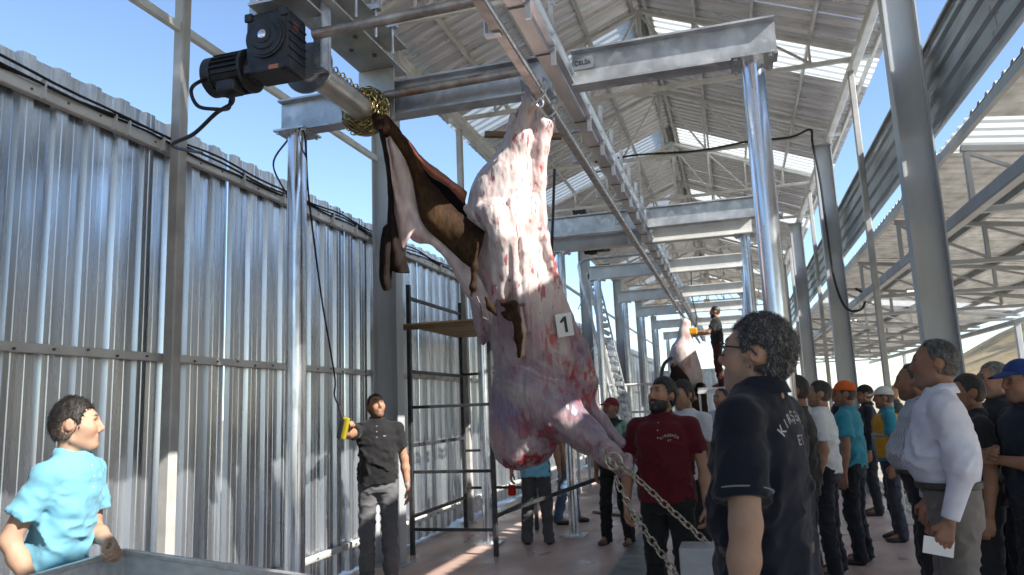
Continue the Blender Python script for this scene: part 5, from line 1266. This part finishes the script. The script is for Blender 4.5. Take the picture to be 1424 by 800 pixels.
# 5 cap
person('older man with a moustache in a dark green shirt and a maroon cap', tuple(GP(860, 757)[:2]), -108, 1.67, 'dark', (.05, .045, .04), 'short', headyaw=-18, pitch=6, shirt_c=('dark_green', (.012, .035, .034)), trouser_c=('black_trousers', (.012, .012, .014)), cap=('cap_maroon', (.20, .02, .03)), mustache=.85, stubble=.5, vox=.0075, shoe_c=(.10, .05, .03), legs={1: (0, .15), -1: (0.05, -.13)}, grey=.2)
# 6 maroon polo with beard
mp, MS, MA, mi = person('bearded man in a maroon polo looking up, standing behind the chains', at_px(918, 5.45), -99, 1.77, 'tan', (.012, .01, .01), 'full', headyaw=-30, pitch=14, shirt_c=MAR, trouser_c=('black_trousers', (.012, .012, .014)), beard=(.012, .010, .010), stubble=.8, vox=.006, cvox=.009, girth=1.08,
       arms={-1: dict(u=(.02, -.30, -1), f=(.12, -.05, -1), curl=.7), 1: dict(u=(-.02, .28, -1), f=(.15, .02, -1), curl=.7)})
print_text(mp, MS, 'KIRŞEHİR', .024, (.2, .085, 1.335), (1, .1, 0), INK, arc=.09, gap=.95); print_text(mp, MS, 'ET', .018, (.2, .085, 1.300), (1, .1, 0), INK)
# 7, 8
person('dark haired young man in a white shirt half hidden behind the bearded man', at_px(951, 6.9), -118, 1.78, 'tan', (.012, .01, .01), 'full', headyaw=-12, pitch=-4, shirt='tee', shirt_c=WHT_, trouser_c=DKT, collar=False, stubble=.4, vox=.007)
person('man in a white dress shirt far behind, in front of the work platform', at_px(1003, 9.2), -128, 1.74, 'tan', (.03, .02, .02), 'receding', headyaw=-5, shirt='dress', shirt_c=('pale_shirt', (.58, .57, .66)), trouser_c=DKT, stubble=.6, belt=(.02, .015, .012), vox=.008, legs={1: (0, .14), -1: (.05, -.14)})
# 9 navy
nv, NS, NA, ni = person('grey haired man with glasses in a navy polo printed on the back, nearest the camera', at_px(1050, 2.5), 158, 1.875, 'fair', (.035, .033, .033), 'messy', headyaw=4, pitch=9, belly=.02, girth=.93, shirt='polo', shirt_c=NAVY, collar=('navy_collar', (.012, .014, .026)), trouser_c=('navy_trousers', (.012, .013, .018)), glasses=True, grey=.34, drop=.062, stubble=.3, vox=.0048, cvox=.0075, blades=7000,
       arms={1: dict(u=(-.10, .30, -1), f=(.12, .05, -1), curl=.6), -1: dict(u=(.1, -.2, -1), f=(.2, -.02, -1))}, belt=(.005, .005, .006), sleeve=.72)
for o in list(nv.children):
    if o.name.startswith('sleeve_trim'): o.data.materials.clear(); o.data.materials.append(cloth('pale_trim', (.32, .32, .34)))
print_text(nv, NS, 'KIRŞEHİR', .042, (-.2, .0, 1.395), (-1, .12, .1), INK, arc=.15, gap=1.0); print_text(nv, NS, 'ET', .042, (-.2, .0, 1.325), (-1, .12, .1), INK)
# 10-15 right hand group
person('dark shirted man mostly hidden behind the navy polo man', at_px(1106, 6.0), 168, 1.77, 'dark', (.015, .012, .01), 'short', shirt='tee', shirt_c=('charcoal', (.045, .04, .04)), trouser_c=DKT, collar=False, vox=.008)
wt, WS, WA, wi = person('man in a white t-shirt with dark trousers, seen from behind at the side', tuple(GP(1163, 800)[:2]), 163, 1.74, 'tan', (.022, .018, .015), 'short', headyaw=8, pitch=5, shirt='tee', shirt_c=('white_tee', (.74, .74, .73)), trouser_c=('blue_black', (.016, .018, .026)), collar=False, belly=.04, stubble=.4, vox=.0065, cvox=.009, arms={1: dict(u=(-.15, .2, -1), f=(.3, .05, -1), curl=.6)}, sleeve=.7)
w_ = to_world(wt, WA[1][1]); dv = unit(rot_z(R_(163)) @ (WA[1][1]-WA[1][0]))
o = MB().lathe(w_-dv*.03, w_-dv*.008, [(0, .031), (.022, .031)], 20).obj('wristwatch', CHROME()); tag(o, 'steel wristwatch on the man in the white t-shirt', 'watch')
person('man in a bright orange cap and a teal t-shirt', tuple(GP(1200, 783)[:2]), 158, 1.73, 'dark', (.02, .02, .02), 'short', headyaw=10, shirt='tee', shirt_c=('teal', (.04, .27, .36)), trouser_c=('blue_black', (.016, .018, .026)), collar=False, cap=('cap_orange', (.72, .13, .02)), vox=.007)
person('man in dark clothes and a dark cap behind the orange cap', at_px(1203, 10.3), 172, 1.72, 'dark', (.02, .02, .02), 'short', shirt='dress', shirt_c=('midnight', (.014, .017, .026)), trouser_c=DKT, cap=('cap_dark', (.02, .022, .03)), vox=.009, cvox=.013)
yv, YS, YA, yi_ = person('man in a yellow work vest and white cap', tuple(GP(1252, 752)[:2]), 178, 1.67, 'dark', (.03, .03, .03), 'short', headyaw=-12, shirt='polo', shirt_c=('teal', (.04, .27, .36)), trouser_c=('blue_grey', (.045, .05, .065)), cap=('cap_white', (.66, .65, .64)), mustache=.7, vox=.007, belly=.02)
vs_ = SDF(.02); vs_.loft([(.93, 0, 0, .160, .205), (1.1, .01, 0, .162, .203), (1.25, 0, 0, .160, .205), (1.36, 0, 0, .146, .200), (1.425, -.01, 0, .108, .160)], k=.01)
fnprim(vs_, lambda X, Y, Z: np.sqrt(X*X*0+(np.abs(Y)-.18)**2+(Z-1.36)**2+0*X)-.0001, (0, 0, 1.3), (.01, .01, 1.31)); vs_.p.pop()
vs_.cone((.14, 0, 1.48), (.18, 0, .85), .05, .09, .01, 's')
for sd in (1, -1): vs_.p.append(('cone', np.array([0, sd*.30, 1.40]), np.array([0, sd*.17, 1.39]), .085, .07, .01, 's'))
V, F = vs_.mesh(.011, lambda x_, y_, z_: -.008*np.abs(fbm(np.stack([x_+z_, y_, z_], 1), 7, 2)))
link('vest', np_mesh('vest', V, F, cloth('vest_yellow', (.62, .30, .025))), None, yv)
q = SDF(.01); q.loft([(1.165, .006, 0, .169, .212), (1.205, .004, 0, .169, .212)], k=.004); q.cone((.14, 0, 1.48), (.18, 0, .85), .05, .093, .01, 's'); V, F = q.mesh(.010)
link('reflective_band', np_mesh('reflective_band', V, F, mat('reflective_tape', (.25, .29, .33), .2, .4)), None, yv)
person('man in a striped white shirt beside the big white shirt man', at_px(1272, 5.3), 172, 1.80, 'dark', (.04, .035, .03), 'receding', shirt='dress', shirt_c=('striped', (.55, .56, .60)), trouser_c=DKT, belly=.05, stubble=.5, vox=.007, belt=(.02, .015, .01))
def stripes():
    m = MATS['cloth_striped']; n = m.node_tree; b = n.nodes['Principled BSDF']; wv = n.nodes.new('ShaderNodeTexWave'); wv.bands_direction = 'Y'; wv.inputs['Scale'].default_value = 22
    tc = n.nodes.new('ShaderNodeTexCoord'); mx = n.nodes.new('ShaderNodeMix'); mx.data_type = 'RGBA'; mx.inputs[6].default_value = (.58, .59, .62, 1); mx.inputs[7].default_value = (.32, .35, .42, 1)
    n.links.new(tc.outputs['Object'], wv.inputs[0]); n.links.new(wv.outputs[1], mx.inputs[0]); n.links.new(mx.outputs[2], b.inputs['Base Color'])
stripes()
# 16 big white shirt
ws, WSS, WSA, wsi = person('stout grey haired man in a white dress shirt holding a paper', at_px(1308, 4.1), 170, 1.88, 'dark', (.035, .034, .033), 'receding', headyaw=-6, pitch=4, belly=.034, girth=1.02, lean=.03, shirt='dress', shirt_c=('bright_white', (.76, .76, .84)), trouser_c=('taupe', (.20, .175, .155)), belt=(.018, .015, .012), grey=.4, stubble=.25, vox=.0052, cvox=.008, blades=3500,
       arms={1: dict(u=(-.16, .16, -1), f=(.36, .04, -1), curl=.75, palm=(.2, -1, 0)), -1: dict(u=(-.1, -.2, -1), f=(.35, -.1, -1), curl=.6)}, legs={1: (0, .12), -1: (.06, -.12)})
hp_ = to_world(ws, WSA[1][1]+WSA[1][2]*.11+np.array([.02, .0, -.01]))
o = MB().box((0, 0, 0), (.15, .004, .085), Matrix.Rotation(R_(12), 3, 'Z') @ Matrix.Rotation(R_(12), 3, 'Y')).obj('paper', mat('white_card', (.78, .78, .76), 0, .55, .04)); o.location = hp_; tag(o, 'folded white paper in the hand of the stout man in the white shirt', 'paper')
# 17-20
person('dark haired man in black behind the stout white shirt man', at_px(1346, 4.9), 178, 1.70, 'dark', (.02, .016, .014), 'short', shirt='polo', shirt_c=('charcoal2', (.02, .02, .022)), trouser_c=DKT, vox=.008)
pd, PS_, PA, pi_ = person('grey cropped man in a dark plaid shirt behind the stout man', at_px(1386, 5.3), 190, 1.79, 'tan', (.10, .095, .09), 'crop', shirt='dress', shirt_c=('plaid', (.03, .035, .04)), trouser_c=DKT, grey=.6, stubble=.3, vox=.007, arms={1: dict(u=(.35, .3, -.8), f=(.8, -.6, .25)), -1: dict(u=(.3, -.2, -.9), f=(.5, .8, .1))})
bc, BS_, BCA, bci = person('man in a blue cap with folded arms at the right edge', at_px(1424, 4.55), 194, 1.76, 'dark', (.03, .03, .03), 'short', shirt='tee', shirt_c=('navy_tee', (.014, .02, .035)), trouser_c=DKT, collar=False, cap=('cap_blue', (.02, .05, .19)), stubble=.4, vox=.007, arms={1: dict(u=(.35, .25, -.9), f=(.55, -.85, .12), curl=.5), -1: dict(u=(.3, -.3, -.9), f=(.55, .85, .2), curl=.5)})
person('balding man far back on the right, between the posts', at_px(1242, 12.4), 190, 1.72, 'tan', (.06, .055, .05), 'ring', shirt='polo', shirt_c=('grey_green', (.10, .12, .11)), trouser_c=DKT, vox=.010, cvox=.014)
person('man in a dark jacket at the far right back near the lean-to posts', at_px(1165, 13.2), 185, 1.74, 'tan', (.02, .02, .02), 'short', shirt='dress', shirt_c=('midnight', (.014, .017, .026)), trouser_c=DKT, vox=.010, cvox=.014)
# 21 man on platform with the splitting saw
pl_, _, PLA, _ = person('man in black on the white platform reaching to the far carcass with a saw', (-.30, 17.15), 176, 1.78, 'tan', (.015, .012, .01), 'short', shirt='tee', shirt_c=BLKC, trouser_c=('dark_red', (.06, .015, .012)), collar=False, beard=(.012, .01, .01), shoe_c=(.25, .02, .02), z=1.88, vox=.010, cvox=.013, arms={-1: dict(u=(.5, -.2, -.5), f=(.9, .2, -.1), curl=1), 1: dict(u=(.5, .2, -.7), f=(.9, -.1, .05), curl=1)})
w_ = to_world(pl_, PLA[1][1])
sw = thing('splitting_saw', 'yellow handled splitting saw held by the man on the platform', 'saw', tuple(w_))
MB().box((-.08, 0, .03), (.22, .12, .16), bev=.03).obj('motor', mat('orange_yellow', (.75, .36, .03), 0, .45), sw); MB().box((-.32, 0, .02), (.34, .02, .07)).obj('blade', ZINC(), sw)
MB().path(catmull([(0, 0, .1), (.03, 0, .4), (-.02, 0, .8), (0, 0, 1.7)], 6), .012, 6).obj('cable', RUBBER(), sw, True)
# yellow gloves tucked at his belt
# ------------------------------------------------------------------ far carcass
fc = thing('ox_carcass', 'smaller looking skinned carcass far down the rail beside the work platform', 'carcass', tuple(P(955, 500, 16.6))); FO = np.array(fc.location)
def fq(x, y, dd=0): return P(x, y, 16.6+dd)
s = SDF(.12); u_ = 16.6/F_PX
def fell(x, y, rx, ry, rd, ang=0, k=.15):
    a = R_(ang); c, sn = math.cos(a), math.sin(a); s.ball(fq(x, y), (rx*u_, rd, ry*u_), np.stack([CM[0]*c-CM[1]*sn, CM[2], CM[0]*sn+CM[1]*c], 1), k=k)
s.chain([fq(958, 449), fq(957, 463), fq(958, 482)], [.05, .07, .13]); s.chain([fq(951, 447), fq(949, 462), fq(945, 482)], [.05, .06, .13])
fell(948, 500, 17, 24, .22); fell(955, 515, 20, 32, .25, -10); fell(964, 540, 13, 40, .22, -14); fell(976, 575, 8, 34, .15, -10)
V, F = s.mesh(.022, lambda x, y, z: .05*fbm(np.stack([x, y, z*.4], 1), 4, 4)); n1 = fbm(V*np.array([1.5, 1.5, .5]), 5, 3)
link('carcass_body', np_mesh('carcass_body', V-FO, F, FLESH(), mixc(np.tile(np.array((.60, .50, .48)), (len(V), 1)), (.42, .14, .12), np.clip(n1*2-.3, 0, .8))), None, fc)
s = SDF(.1); s.chain([fq(938, 512, -.3), fq(944, 530, -.35), fq(956, 560, -.35), fq(968, 600, -.3)], [.10, .2, .24, .12]); s.chain([fq(975, 540, -.35), fq(970, 570, -.35), fq(978, 612, -.3)], [.12, .2, .1])
V, F = s.mesh(.03, lambda x, y, z: .04*fbm(np.stack([x, y, z*.5], 1), 5, 3)); link('hide', np_mesh('hide', V-FO, F, HIDE(), np.tile(np.array((.025, .014, .010)), (len(V), 1))), None, fc)
trolley(16.2, 'small steel hook holding the far carcass on the rail', fq(956, 452), .3)
